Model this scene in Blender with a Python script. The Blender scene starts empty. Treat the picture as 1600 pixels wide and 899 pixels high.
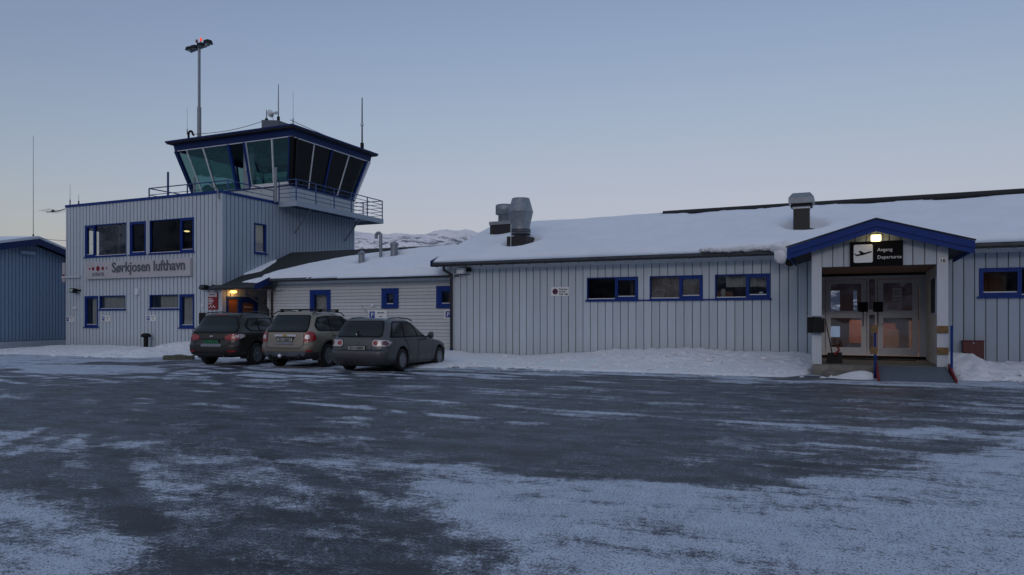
import bpy, bmesh, math, random
import numpy as np
from mathutils import Vector, Matrix, geometry
from mathutils.bvhtree import BVHTree
R = math.radians
random.seed(7)
SC = bpy.context.scene
COL = SC.collection

# ------------------------------------------------------------------ camera
EYE = 1.45                       # eye height above the apron, metres
YAW = math.atan(522/1150)        # the camera looks this far left of the facade normal
cam_d = bpy.data.cameras.new('camera')
cam_d.sensor_width = 36.0
cam_d.lens = 36.0*1150/1600
cam_d.shift_y = (499-449.5)/1600
cam_d.clip_start = 0.1
cam_d.clip_end = 12000
cam = bpy.data.objects.new('camera', cam_d)
COL.objects.link(cam)
cam.location = (0, 0, EYE)
cam.rotation_euler = (R(90), 0, YAW)
SC.camera = cam

# ------------------------------------------------------------------ sky, sun, exposure
SUN_EL, SUN_AZ = 8.0, 170.0       # low winter sun behind the camera, hidden by cloud and the fjord's hills: only its soft glow arrives
w = bpy.data.worlds.new('World'); SC.world = w; w.use_nodes = True
nt = w.node_tree; nt.nodes.clear()
sky = nt.nodes.new('ShaderNodeTexSky'); sky.sky_type = 'NISHITA'
sky.sun_disc = False
sky.sun_elevation = R(SUN_EL)
sky.sun_rotation = R(SUN_AZ)
sky.altitude = 0; sky.air_density = 1.0; sky.dust_density = 2.0; sky.ozone_density = 1.0
# the glow round the hidden sun is veiled: no part of the sky is brighter than the pale horizon in view
sepc = nt.nodes.new('ShaderNodeSeparateColor'); lim = nt.nodes.new('ShaderNodeCombineColor')
nt.links.new(sky.outputs['Color'], sepc.inputs[0])
for i, k in enumerate((2.90, 3.38, 3.50)):        # soft limit c / (1 + (c/k)^6)^(1/6)
    def mth(op, x, y):
        m_ = nt.nodes.new('ShaderNodeMath'); m_.operation = op
        for q_, v_ in zip(m_.inputs, (x, y)):
            if isinstance(v_, bpy.types.NodeSocket): nt.links.new(v_, q_)
            else: q_.default_value = v_
        return m_.outputs[0]
    d_ = mth('POWER', mth('ADD', mth('POWER', mth('DIVIDE', sepc.outputs[i], k), 6.0), 1.0), 1/6)
    nt.links.new(mth('DIVIDE', sepc.outputs[i], d_), lim.inputs[i])
flo = nt.nodes.new('ShaderNodeMix'); flo.data_type = 'RGBA'; flo.blend_type = 'LIGHTEN'      # the even blue of the top of the picture goes on to the zenith
flo.inputs['Factor'].default_value = 1.0; flo.inputs['B'].default_value = (1.36, 2.02, 2.50, 1)
tnt = nt.nodes.new('ShaderNodeMix'); tnt.data_type = 'RGBA'; tnt.blend_type = 'MULTIPLY'
tnt.inputs['Factor'].default_value = 1.0; tnt.inputs['B'].default_value = (1.14, 1.01, 1.17, 1)
bg = nt.nodes.new('ShaderNodeBackground'); bg.inputs['Strength'].default_value = 0.15
out = nt.nodes.new('ShaderNodeOutputWorld')
nt.links.new(lim.outputs[0], flo.inputs['A'])
nt.links.new(flo.outputs['Result'], tnt.inputs['A'])
nt.links.new(tnt.outputs['Result'], bg.inputs['Color'])
nt.links.new(bg.outputs['Background'], out.inputs['Surface'])
sl = bpy.data.lights.new('sun', 'SUN'); sl.energy = 1.12; sl.angle = R(30); sl.color = (1.0, .90, .86)
so = bpy.data.objects.new('sun', sl); COL.objects.link(so)
_e, _a = R(SUN_EL), R(SUN_AZ)
so.rotation_euler = Vector((math.sin(_a)*math.cos(_e), math.cos(_a)*math.cos(_e), math.sin(_e))).to_track_quat('Z', 'Y').to_euler()
SC.view_settings.view_transform = 'Standard'
SC.view_settings.look = 'None'
SC.view_settings.exposure = 0.0
SC.view_settings.gamma = 1.0

# ------------------------------------------------------------------ surveying helpers: sight lines of the photograph to points of the place
CA, SA = math.cos(YAW), math.sin(YAW)
def ray(px, py):
    t = (px-800)/1150.0; s = (499-py)/1150.0
    return (-SA+CA*t, CA+SA*t, s)
def onY(px, py, Y):               # -> (X, Z) on the plane Y
    d = ray(px, py); k = Y/d[1]; return (d[0]*k, EYE+d[2]*k)
def onX(px, py, X):               # -> (Y, Z) on the plane X
    d = ray(px, py); k = X/d[0]; return (d[1]*k, EYE+d[2]*k)
def onZ(px, py, z=0.0):           # -> (X, Y) on the height z
    d = ray(px, py); k = (z-EYE)/d[2]; return (d[0]*k, d[1]*k)
def onroof(px, py, Y0, Z0, m):    # plane z = Z0 + (Y-Y0)*m
    d = ray(px, py); k = (Z0-EYE-Y0*m)/(d[2]-m*d[1]); return Vector((d[0]*k, d[1]*k, EYE+d[2]*k))

# ------------------------------------------------------------------ numpy noise
_rs = np.random.RandomState(11)
_tab = _rs.rand(256, 256)
def vnoise(x, y, seed=0):
    x = np.asarray(x, float)+seed*17.31; y = np.asarray(y, float)+seed*9.77
    xi = np.floor(x).astype(int); yi = np.floor(y).astype(int)
    fx = x-xi; fy = y-yi
    fx = fx*fx*(3-2*fx); fy = fy*fy*(3-2*fy)
    a = _tab[xi % 256, yi % 256]; b = _tab[(xi+1) % 256, yi % 256]
    c = _tab[xi % 256, (yi+1) % 256]; d = _tab[(xi+1) % 256, (yi+1) % 256]
    return (a*(1-fx)+b*fx)*(1-fy)+(c*(1-fx)+d*fx)*fy
def fbm(x, y, seed=0, oct=4):
    v = 0; a = .5; s = 0
    for i in range(oct):
        v = v+a*vnoise(np.asarray(x)*2**i, np.asarray(y)*2**i, seed+i*3); s += a; a *= .5
    return v/s
def sstep(a, b, x):
    t = np.clip((np.asarray(x, float)-a)/(b-a), 0, 1); return t*t*(3-2*t)

# ------------------------------------------------------------------ materials
def newmat(name):
    m = bpy.data.materials.new(name); m.use_nodes = True
    return m, m.node_tree, m.node_tree.nodes['Principled BSDF']
def coords(nt):
    g = nt.nodes.new('ShaderNodeNewGeometry'); return g.outputs['Position']
def noise(nt, vec, scale, detail=4, rough=.55, stretch=None):
    if stretch:
        mp = nt.nodes.new('ShaderNodeMapping'); mp.inputs['Scale'].default_value = stretch
        nt.links.new(vec, mp.inputs['Vector']); vec = mp.outputs['Vector']
    n = nt.nodes.new('ShaderNodeTexNoise'); n.inputs['Scale'].default_value = scale
    n.inputs['Detail'].default_value = detail; n.inputs['Roughness'].default_value = rough
    nt.links.new(vec, n.inputs['Vector']); return n.outputs['Fac']
def ramp(nt, fac, stops):
    r = nt.nodes.new('ShaderNodeValToRGB')
    while len(r.color_ramp.elements) < len(stops): r.color_ramp.elements.new(.5)
    for e, (p, c) in zip(r.color_ramp.elements, stops):
        e.position = p; e.color = (c[0], c[1], c[2], 1) if hasattr(c, '__len__') else (c, c, c, 1)
    nt.links.new(fac, r.inputs['Fac']); return r.outputs['Color']
def mixc(nt, fac, a, b, mode='MIX'):
    m = nt.nodes.new('ShaderNodeMix'); m.data_type = 'RGBA'; m.blend_type = mode
    for s, v in ((m.inputs['Factor'], fac), (m.inputs['A'], a), (m.inputs['B'], b)):
        if hasattr(v, 'links') or isinstance(v, bpy.types.NodeSocket): nt.links.new(v, s)
        elif hasattr(v, '__len__'): s.default_value = (v[0], v[1], v[2], 1)
        else: s.default_value = v
    return m.outputs['Result']
def math_(nt, op, a, b=None, c=None):
    m = nt.nodes.new('ShaderNodeMath'); m.operation = op
    for s, v in zip(m.inputs, (a, b, c)):
        if v is None: continue
        if isinstance(v, bpy.types.NodeSocket): nt.links.new(v, s)
        else: s.default_value = v
    return m.outputs[0]
def bump(nt, b, h, strength, dist):
    n = nt.nodes.new('ShaderNodeBump'); n.inputs['Strength'].default_value = strength
    n.inputs['Distance'].default_value = dist
    nt.links.new(h, n.inputs['Height']); nt.links.new(n.outputs['Normal'], b.inputs['Normal'])
def simple(name, c, rough=.6, metal=0.0, var=.12, scale=6.0, bmp=0.0, coat=0.0, stretch=None, spec=None, emit=None, es=0):
    m, nt, b = newmat(name)
    pos = coords(nt)
    if var > 0:
        f = noise(nt, pos, scale, 5, .6, stretch)
        lo = [x*(1-var) for x in c]; hi = [min(1, x*(1+var)) for x in c]
        nt.links.new(ramp(nt, f, [(.3, lo), (.7, hi)]), b.inputs['Base Color'])
        nt.links.new(math_(nt, 'MULTIPLY_ADD', f, .2, rough-.1), b.inputs['Roughness'])
        if bmp: bump(nt, b, noise(nt, pos, scale*8, 3, .6, stretch), bmp, .01)
    else:
        b.inputs['Base Color'].default_value = (*c, 1); b.inputs['Roughness'].default_value = rough
    b.inputs['Metallic'].default_value = metal
    b.inputs['Coat Weight'].default_value = coat
    if spec is not None: b.inputs['Specular IOR Level'].default_value = spec
    if emit: b.inputs['Emission Color'].default_value = (*emit, 1); b.inputs['Emission Strength'].default_value = es
    return m
def painted_boards(name, c, dirt=.25):
    m, nt, b = newmat(name); pos = coords(nt)
    oi = nt.nodes.new('ShaderNodeObjectInfo')
    g = noise(nt, pos, 3.0, 5, .65, (6, 6, .5))
    big = noise(nt, pos, .45, 4, .6)
    base = ramp(nt, g, [(.25, [x*.93 for x in c]), (.75, [x*1.04 for x in c])])
    v = math_(nt, 'MULTIPLY_ADD', oi.outputs['Random'], .13, .935)
    cc = nt.nodes.new('ShaderNodeCombineColor')
    for i in range(3): nt.links.new(v, cc.inputs[i])
    base = mixc(nt, 1.0, base, cc.outputs[0], 'MULTIPLY')
    # dirt streaks running down
    st = noise(nt, pos, 1.0, 6, .7, (9, 9, .35))
    stf = math_(nt, 'MULTIPLY', ramp(nt, st, [(.52, 0), (.75, 1)]), dirt)
    base = mixc(nt, stf, base, [c[0]*.62, c[1]*.60, c[2]*.56])
    base = mixc(nt, math_(nt, 'MULTIPLY', ramp(nt, big, [(.45, 0), (.7, 1)]), .25), base, [c[0]*.85, c[1]*.84, c[2]*.83])
    # splash dirt close to the ground
    sep = nt.nodes.new('ShaderNodeSeparateXYZ'); nt.links.new(pos, sep.inputs[0])
    low = nt.nodes.new('ShaderNodeMapRange'); low.inputs['From Min'].default_value = 1.1; low.inputs['From Max'].default_value = .1
    nt.links.new(math_(nt, 'ADD', sep.outputs['Z'], math_(nt, 'MULTIPLY', st, .5)), low.inputs['Value'])
    base = mixc(nt, math_(nt, 'MULTIPLY', low.outputs[0], .28), base, [c[0]*.6, c[1]*.57, c[2]*.5])
    nt.links.new(base, b.inputs['Base Color'])
    b.inputs['Roughness'].default_value = .62
    b.inputs['Specular IOR Level'].default_value = .35
    bump(nt, b, g, .25, .004)
    return m
def snow_mat(name, c=(.80, .82, .86), dirt=.12, lump=1.0):
    m, nt, b = newmat(name); pos = coords(nt)
    f = noise(nt, pos, 1.3, 6, .6); g = noise(nt, pos, 55, 3, .7)
    col = ramp(nt, f, [(.3, [x*.93 for x in c]), (.7, c)])
    d = math_(nt, 'MULTIPLY', ramp(nt, noise(nt, pos, 4.5, 8, .78), [(.52, 0), (.68, 1)]), dirt)
    col = mixc(nt, d, col, (.30, .28, .25))
    nt.links.new(col, b.inputs['Base Color'])
    b.inputs['Roughness'].default_value = .85; b.inputs['Specular IOR Level'].default_value = .2
    h = math_(nt, 'ADD', math_(nt, 'MULTIPLY', noise(nt, pos, 5, 7, .68), 1.0), math_(nt, 'MULTIPLY', g, .12))
    bump(nt, b, h, min(1, .8*lump), .10 if lump > .8 else .03)
    return m
def glass_mat(name, tint, refl=.9, opacity=.35, rough=.02, gc=(1, 1, 1)):
    m, nt, b = newmat(name); nt.nodes.remove(b)
    o = nt.nodes['Material Output']
    tr = nt.nodes.new('ShaderNodeBsdfTransparent'); tr.inputs['Color'].default_value = (*tint, 1)
    gl = nt.nodes.new('ShaderNodeBsdfGlossy'); gl.inputs['Roughness'].default_value = rough
    gl.inputs['Color'].default_value = (refl*gc[0], refl*gc[1], refl*gc[2], 1)
    lw = nt.nodes.new('ShaderNodeLayerWeight'); lw.inputs['Blend'].default_value = .5
    fr5 = math_(nt, 'MULTIPLY_ADD', math_(nt, 'POWER', lw.outputs['Facing'], 4.0), .9, .05)
    mx = nt.nodes.new('ShaderNodeMixShader')
    nt.links.new(math_(nt, 'ADD', fr5, opacity), mx.inputs['Fac'])
    pos = coords(nt)
    bp = nt.nodes.new('ShaderNodeBump'); bp.inputs['Strength'].default_value = .12; bp.inputs['Distance'].default_value = .02
    nt.links.new(noise(nt, pos, 1.6, 2), bp.inputs['Height']); nt.links.new(bp.outputs[0], gl.inputs['Normal'])
    nt.links.new(tr.outputs[0], mx.inputs[1]); nt.links.new(gl.outputs[0], mx.inputs[2])
    nt.links.new(mx.outputs[0], o.inputs['Surface'])
    return m
M = {}
M['board'] = painted_boards('pale_grey_painted_boards', (.51, .565, .60))
M['board_blue'] = painted_boards('blue_grey_and_side_shade_boards', (.36, .425, .50))  # blue-grey tone; its colour also carries the shade of the block's side wall
M['board_annex'] = painted_boards('off_white_painted_boards', (.56, .585, .585), .35)
M['trim'] = painted_boards('white_painted_trim', (.60, .63, .66), .3)
M['hangar'] = painted_boards('slate_blue_steel_cladding', (.28, .37, .50), .2)
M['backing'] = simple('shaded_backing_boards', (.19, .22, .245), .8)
M['blue'] = simple('blue_paint', (.009, .036, .19), .5, var=.15, scale=9, bmp=.05, spec=.2)
M['dblue'] = simple('dark_blue_paint', (.009, .026, .11), .5, var=.15, scale=9, spec=.2)
M['railblue'] = simple('rail_blue_paint', (.03, .07, .2), .45)
M['black'] = simple('black_plastic', (.008, .008, .009), .6, spec=.25)
M['gutter'] = simple('black_steel_gutter', (.02, .022, .026), .4)
M['felt'] = simple('black_roofing_felt', (.025, .026, .028), .85, var=.3, scale=14, bmp=.3)
M['fascia'] = simple('weathered_fascia', (.07, .08, .095), .7, var=.4, scale=5)
M['zinc'] = simple('galvanised_steel', (.26, .285, .31), .5, .6, var=.18, scale=7)
M['galv'] = simple('galvanised_tube', (.25, .27, .30), .5, .5)
M['brown'] = simple('dark_brown_sheet_metal', (.012, .011, .011), .5, var=.3)
M['white'] = simple('white_plastic', (.72, .73, .74), .4, var=.06)
M['signwhite'] = simple('sign_off_white', (.50, .47, .48), .45, var=.06, scale=3)
M['signgrey'] = simple('sign_letter_grey', (.10, .11, .13), .5, var=0)
M['signblack'] = simple('sign_black', (.004, .004, .005), .7, var=0, spec=.12)
M['letterwhite'] = simple('letter_white', (.75, .75, .72), .5, var=0)
M['red'] = simple('red_paint', (.20, .02, .025), .6, spec=.2)
M['crimson'] = simple('sign_red', (.22, .008, .014), .45, var=.05)
M['darkred'] = simple('dark_red_sheet_metal', (.085, .012, .012), .5, var=.25)
M['pblue'] = simple('parking_blue', (.02, .05, .28), .4, var=0)
M['concrete'] = simple('old_concrete', (.16, .15, .13), .85, var=.35, scale=5, bmp=.4)
M['deck'] = simple('worn_porch_deck', (.20, .19, .165), .8, var=.35, scale=4, bmp=.3)
M['mat'] = simple('dark_rubber_mat', (.015, .015, .016), .9)
M['rampmat'] = simple('grey_ramp_carpet', (.10, .12, .15), .95, var=.2, scale=20, bmp=.3)
M['ochre'] = simple('ochre_wood', (.19, .11, .04), .7, var=.3, scale=12)
M['alu'] = simple('anodised_aluminium', (.74, .76, .79), .5, .0, var=.08)
M['curtain'] = simple('pale_curtain', (.42, .40, .36), .9, var=.2, scale=8, stretch=(8, 8, .6))
M['curtain_dark'] = simple('brown_curtain', (.20, .15, .12), .9, var=.25, scale=8, stretch=(8, 8, .6))
M['wood'] = simple('brown_door_wood', (.24, .085, .03), .5, var=.25, scale=4, stretch=(6, 6, .6))
M['roomwall'] = simple('room_wall', (.30, .27, .23), .8)
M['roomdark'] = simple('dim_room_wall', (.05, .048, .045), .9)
M['pinewall'] = simple('pine_lobby_wall', (.30, .18, .13), .6, var=.2, scale=3, stretch=(8, 8, .5))
M['orange'] = simple('orange_shelf', (.30, .11, .05), .6)
M['hatch'] = simple('roof_hatch_grey', (.12, .14, .165), .6)
M['innerwall'] = simple('cream_inner_wall', (.78, .76, .70), .6)
M['paper'] = simple('white_paper', (.7, .71, .72), .7, var=.04)
M['glass'] = glass_mat('window_glass', (.90, .92, .92), .75, .03)
M['glass_dark'] = glass_mat('dim_window_glass', (.6, .62, .62), .35, .0)
M['glass_cab'] = glass_mat('teal_cab_glass', (.47, .62, .61), .85, .20, gc=(.55, .92, .90))
M['glass_tint'] = glass_mat('brown_tinted_cab_glass', (.30, .30, .31), .30, .02)
M['lampwarm'] = simple('lit_lamp_lens', (.9, .8, .5), .4, var=0, emit=(1.0, .78, .34), es=3.0)
M['lamporange'] = simple('lit_orange_lens', (.9, .6, .3), .4, var=0, emit=(1.0, .50, .12), es=4.0)
M['redlit'] = simple('lit_red_beacon', (.6, .05, .03), .3, var=0, emit=(1, .08, .03), es=.9)
M['redoff'] = simple('red_beacon_glass', (.20, .02, .02), .2, var=0)
M['lens'] = simple('floodlight_lens', (.35, .42, .38), .15, var=0)
M['snow'] = snow_mat('roof_snow', (.86, .88, .92), .02, .5)
M['snowbank'] = snow_mat('ploughed_snow', (.95, .94, .95), .12, 1.25)
M['stone'] = simple('brown_flat_stone', (.10, .095, .07), .9, var=.4, scale=7, bmp=.5)

# ------------------------------------------------------------------ object helpers
WL = {}                      # world location of every parent, so parts can be written in world coordinates
def tag(o, label=None, cat=None, group=None, kind=None):
    if label: o['label'] = label
    if cat: o['category'] = cat
    if group: o['group'] = group
    if kind: o['kind'] = kind
    return o
def thing(name, label, cat, loc=(0, 0, 0), group=None):
    o = bpy.data.objects.new(name, None); COL.objects.link(o)
    o.empty_display_size = .3; o.location = loc; WL[o.name] = Vector(loc)
    return tag(o, label, cat, group)
class Frame:
    def __init__(s, o, u, n): s.o, s.u, s.n = Vector(o), Vector(u), Vector(n)
    def p(s, u, v, n): return s.o+s.u*u+Vector((0, 0, v))+s.n*n
WF = None
class MB:
    def __init__(s): s.v = []; s.f = []; s.m = []; s.smooth = []
    def add(s, vs, fs, mi=0, sm=False):
        b = len(s.v); s.v += [Vector(p) for p in vs]
        for f in fs: s.f.append([b+i for i in f]); s.m.append(mi); s.smooth.append(sm)
        return s
    def hexa(s, p, mi=0):     # 8 points: bottom loop 0-3, top loop 4-7
        return s.add(p, [(0, 3, 2, 1), (4, 5, 6, 7), (0, 1, 5, 4), (1, 2, 6, 5), (2, 3, 7, 6), (3, 0, 4, 7)], mi)
    def box(s, x0, x1, y0, y1, z0, z1, mi=0):
        return s.hexa([(x0, y0, z0), (x1, y0, z0), (x1, y1, z0), (x0, y1, z0), (x0, y0, z1), (x1, y0, z1), (x1, y1, z1), (x0, y1, z1)], mi)
    def fbox(s, F, u0, u1, v0, v1, n0, n1, mi=0):
        P = F.p
        return s.hexa([P(u0, v0, n0), P(u1, v0, n0), P(u1, v0, n1), P(u0, v0, n1), P(u0, v1, n0), P(u1, v1, n0), P(u1, v1, n1), P(u0, v1, n1)], mi)
    def prism(s, pts, off, mi=0):      # polygon of 3-D points extruded by a vector
        n = len(pts); off = Vector(off); a = [Vector(p) for p in pts]; b = [p+off for p in a]
        return s.add(a+b, [tuple(range(n-1, -1, -1)), tuple(range(n, 2*n))]+[(i, (i+1) % n, n+(i+1) % n, n+i) for i in range(n)], mi)
    def bar(s, a, b, w, h=None, mi=0, up=(0, 0, 1)):
        a, b = Vector(a), Vector(b); h = h or w; d = (b-a).normalized(); up = Vector(up)
        if abs(d.dot(up)) > .98: up = Vector((0, 1, 0))
        r = d.cross(up).normalized()*w/2; q = r.cross(d).normalized()*h/2
        return s.hexa([a-r-q, a+r-q, a+r+q, a-r+q, b-r-q, b+r-q, b+r+q, b-r+q], mi)
    def tube(s, pts, r, n=8, mi=0, caps=True):
        pts = [Vector(p) for p in pts]; k = len(pts); rr = r if hasattr(r, '__len__') else [r]*k
        vs = []; prev = None
        for i, p in enumerate(pts):
            d = (pts[min(i+1, k-1)]-pts[max(i-1, 0)])
            d = d.normalized() if d.length > 1e-9 else Vector((0, 0, 1))
            if prev is None:
                up = Vector((0, 0, 1)) if abs(d.z) < .9 else Vector((1, 0, 0)); a = d.cross(up).normalized()
            else: a = (prev-d*prev.dot(d)).normalized()
            prev = a; b = d.cross(a)
            for j in range(n):
                t = 2*math.pi*j/n; vs.append(p+(a*math.cos(t)+b*math.sin(t))*rr[i])
        fs = [(i*n+j, i*n+(j+1) % n, (i+1)*n+(j+1) % n, (i+1)*n+j) for i in range(k-1) for j in range(n)]
        s.add(vs, fs, mi, True)
        if caps: s.add(vs[:n], [tuple(range(n-1, -1, -1))], mi); s.add(vs[-n:], [tuple(range(n))], mi)
        return s
    def lathe(s, c, prof, n=16, mi=0, axis=(0, 0, 1)):      # prof: (radius, height) list
        c = Vector(c); ax = Vector(axis).normalized(); up = Vector((0, 0, 1)) if abs(ax.z) < .9 else Vector((1, 0, 0))
        a = ax.cross(up).normalized(); b = ax.cross(a)
        vs = []
        for r, h in prof:
            for j in range(n):
                t = 2*math.pi*j/n; vs.append(c+ax*h+(a*math.cos(t)+b*math.sin(t))*max(r, 1e-4))
        k = len(prof)
        fs = [(i*n+j, i*n+(j+1) % n, (i+1)*n+(j+1) % n, (i+1)*n+j) for i in range(k-1) for j in range(n)]
        return s.add(vs, fs, mi, True).add(vs[:n], [tuple(range(n-1, -1, -1))], mi).add(vs[-n:], [tuple(range(n))], mi)
    def build(s, name, mats, parent=None, bevel=0, local=False, recalc=True, loc=None):
        if not isinstance(mats, (list, tuple)): mats = [mats]
        xs = [v.x for v in s.v]; ys = [v.y for v in s.v]; zs = [v.z for v in s.v]
        c = Vector(((min(xs)+max(xs))/2, (min(ys)+max(ys))/2, min(zs))) if loc is None else Vector(loc)
        me = bpy.data.meshes.new(name)
        me.from_pydata([tuple(v-c) for v in s.v], [], s.f)
        for m in mats: me.materials.append(m if not isinstance(m, str) else M[m])
        for p, mi, sm in zip(me.polygons, s.m, s.smooth): p.material_index = mi; p.use_smooth = sm
        if recalc or bevel:
            bm = bmesh.new(); bm.from_mesh(me)
            if bevel:
                bmesh.ops.remove_doubles(bm, verts=bm.verts, dist=1e-5)
                bmesh.ops.bevel(bm, geom=list(bm.edges), offset=bevel, segments=1, affect='EDGES', clamp_overlap=True)
            if recalc: bmesh.ops.recalc_face_normals(bm, faces=bm.faces)
            bm.to_mesh(me); bm.free()
        o = bpy.data.objects.new(name, me); COL.objects.link(o)
        place(o, c, parent); return o
def place(o, c, parent):
    WL[o.name] = Vector(c)
    if parent is not None: o.parent = parent; o.location = Vector(c)-WL[parent.name]
    else: o.location = c
def text_mesh(name, body, size, F, u, v, n, mat, parent, depth=.006, align='LEFT', squeeze=1.0, bold=0.0):
    cu = bpy.data.curves.new('t', 'FONT'); cu.body = body; cu.size = size; cu.extrude = depth/2; cu.align_x = align; cu.offset = bold
    cu.resolution_u = 3
    t = bpy.data.objects.new('t', cu); COL.objects.link(t)
    dg = bpy.context.evaluated_depsgraph_get(); me = bpy.data.meshes.new_from_object(t.evaluated_get(dg))
    bpy.data.objects.remove(t)
    mb = MB(); mb.v = [F.p(u+p.co.x*squeeze, v+p.co.y, n+p.co.z) for p in me.vertices]
    for p in me.polygons: mb.f.append(list(p.vertices)); mb.m.append(0); mb.smooth.append(False)
    bpy.data.meshes.remove(me)
    return mb.build(name, mat, parent)
def subtract(iv, holes):
    out = [iv]
    for a, b in holes:
        nx = []
        for c, d in out:
            if b <= c or a >= d: nx.append((c, d))
            else:
                if a > c: nx.append((c, a))
                if b < d: nx.append((b, d))
        out = nx
    return [(a, b) for a, b in out if b-a > .01]
_unit = {}
def boards(parent, F, u0, u1, v0, v1, pitch, holes, mat, single=True, top=None, gap=.03, thick=.028, name='board'):
    """vertical boards; holes = (u0,u1,v0,v1)"""
    n = max(1, round((u1-u0)/pitch)); pw = (u1-u0)/n; big = MB()
    for i in range(n):
        a, b = u0+i*pw+gap/2, u0+(i+1)*pw-gap/2
        tv = lambda u: (top(u) if top else v1)
        hs = [h for h in holes if h[0] < b and h[1] > a]
        jit = random.uniform(-.002, .002)
        if not hs and not top and single:
            key = (mat, round(pw, 4), round(v1-v0, 3), round(gap, 3))
            if key not in _unit:
                m0 = MB(); wd = pw-gap; c = .006
                pr = [(-wd/2, 0), (-wd/2, thick-c), (-wd/2+c, thick), (wd/2-c, thick), (wd/2, thick-c), (wd/2, 0)]
                m0.prism([F.p(x, 0, y)-F.p(0, 0, 0) for x, y in pr], (0, 0, v1-v0))
                o = m0.build(name, mat, parent, loc=(0, 0, 0)); _unit[key] = o.data
            else:
                o = bpy.data.objects.new(name, _unit[key]); COL.objects.link(o)
            place(o, F.p((a+b)/2, v0, jit), parent)
            continue
        mb = MB() if single else big
        cuts = sorted({a, b}|{x for h in hs for x in h[:2] if a < x < b})
        for c, d in zip(cuts, cuts[1:]):
            cov = [(h[2], h[3]) for h in hs if h[0] < (c+d)/2 < h[1]]
            for p, q in subtract((v0, max(tv(c), tv(d))), cov):
                if top and q > min(tv(c), tv(d))-1e-4:
                    tc, td = max(tv(c), p+.005), max(tv(d), p+.005)
                    P = F.p; mb.hexa([P(c, p, 0), P(d, p, 0), P(d, p, thick+jit), P(c, p, thick+jit), P(c, tc, 0), P(d, td, 0), P(d, td, thick+jit), P(c, tc, thick+jit)])
                else: mb.fbox(F, c, d, p, q, 0, thick+jit)
        if single and mb.f: mb.build(name, mat, parent)
    if not single:
        o = big.build(name+'_cladding' if not name.endswith('cladding') else name, mat, parent); o['kind'] = 'stuff'; return o
def lap_boards(parent, F, u0, u1, v0, v1, pitch, holes, mat, name='weatherboard'):
    n = round((v1-v0)/pitch); ph = (v1-v0)/n
    for i in range(n):
        a, b = v0+i*ph, v0+(i+1)*ph-.010
        hs = [(h[0], h[1]) for h in holes if h[2] < b-.02 and h[3] > a+.02]
        mb = MB()
        for c, d in subtract((u0, u1), hs):
            P = F.p
            mb.hexa([P(c, a, 0), P(d, a, 0), P(d, a, .048), P(c, a, .048), P(c, b, 0), P(d, b, 0), P(d, b, .012), P(c, b, .012)])
        mb.build(name, mat, parent)
def wall_holes(F, u0, u1, v0, v1, holes, n0, n1, mb):
    us = sorted({u0, u1}|{x for h in holes for x in h[:2] if u0 < x < u1})
    vs = sorted({v0, v1}|{x for h in holes for x in h[2:] if v0 < x < v1})
    for a, b in zip(us, us[1:]):
        run = None
        for c, d in zip(vs, vs[1:]):
            inside = any(h[0] < (a+b)/2 < h[1] and h[2] < (c+d)/2 < h[3] for h in holes)
            if inside:
                if run: mb.fbox(F, a, b, run[0], run[1], n0, n1); run = None
            else: run = (run[0], d) if run else (c, d)
        if run: mb.fbox(F, a, b, run[0], run[1], n0, n1)
    return mb
def curtain(F, u0, u1, v0, v1, n, mb, folds=.09, amp=.025):
    k = max(8, int((u1-u0)/folds*6)); vs = []; ph = random.random()*6
    for i in range(k+1):
        u = u0+(u1-u0)*i/k; o = math.sin((u-u0)/folds*2*math.pi+ph)*amp+math.sin((u-u0)/folds*1.1+ph)*amp*.6
        vs += [F.p(u, v0, n+o), F.p(u, v1, n+o*.8)]
    return mb.add(vs, [(2*i, 2*i+2, 2*i+3, 2*i+1) for i in range(k)], 0, True)
def window(parent, F, u0, u1, v0, v1, cells, frame='blue', fw=.05, glass='glass', cur=None, label=None, sill=True, top_trim=True):
    """cells: (ua, ub, casement?)"""
    fr = MB()
    e = .012
    fr.fbox(F, u0-e, u1+e, v1-fw*.4, v1+.02, -.09, .045)           # head
    fr.fbox(F, u0-e, u0+fw*.5, v0, v1-fw*.4, -.09, .042)
    fr.fbox(F, u1-fw*.5, u1+e, v0, v1-fw*.4, -.09, .042)
    fr.fbox(F, u0+fw*.5, u1-fw*.5, v0, v0+fw*.6, -.09, .038)
    for (a, b, c), nx in zip(cells, cells[1:]+[None]):
        if nx: fr.fbox(F, b-fw*.5, b+fw*.5, v0+fw*.6, v1-fw*.4, -.085, .04)
    o = fr.build('window', frame, parent)
    if label: o['label'] = label
    if sill:
        MB().fbox(F, u0-.06, u1+.06, v0-.055, v0-.002, -.05, .085).build('sill', frame, o)
    for a, b, c in cells:
        a2, b2 = max(a, u0+fw*.5), min(b, u1-fw*.5); lo = v0+fw*.6; hi = v1-fw*.4
        if c:
            s = MB(); w_ = .075
            s.fbox(F, a2, b2, lo, lo+w_, -.06, .03); s.fbox(F, a2, b2, hi-w_, hi, -.06, .03)
            s.fbox(F, a2, a2+w_, lo+w_, hi-w_, -.06, .028); s.fbox(F, b2-w_, b2, lo+w_, hi-w_, -.06, .028)
            s.build('casement', frame, o); a2 += w_; b2 -= w_; lo += w_; hi -= w_
        MB().fbox(F, a2, b2, lo, hi, -.052, -.044).build('pane', glass, o)
        MB().fbox(F, a2, b2, lo+.001, lo+.03, -.043, -.005).build('weather_strip', 'white', o)
    if cur:
        for a, b, m, top in cur:
            curtain(F, a, b, v0+.05, v1-.02 if top is None else top, -.14, MB()).build('curtain', m, o)
    return o
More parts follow.
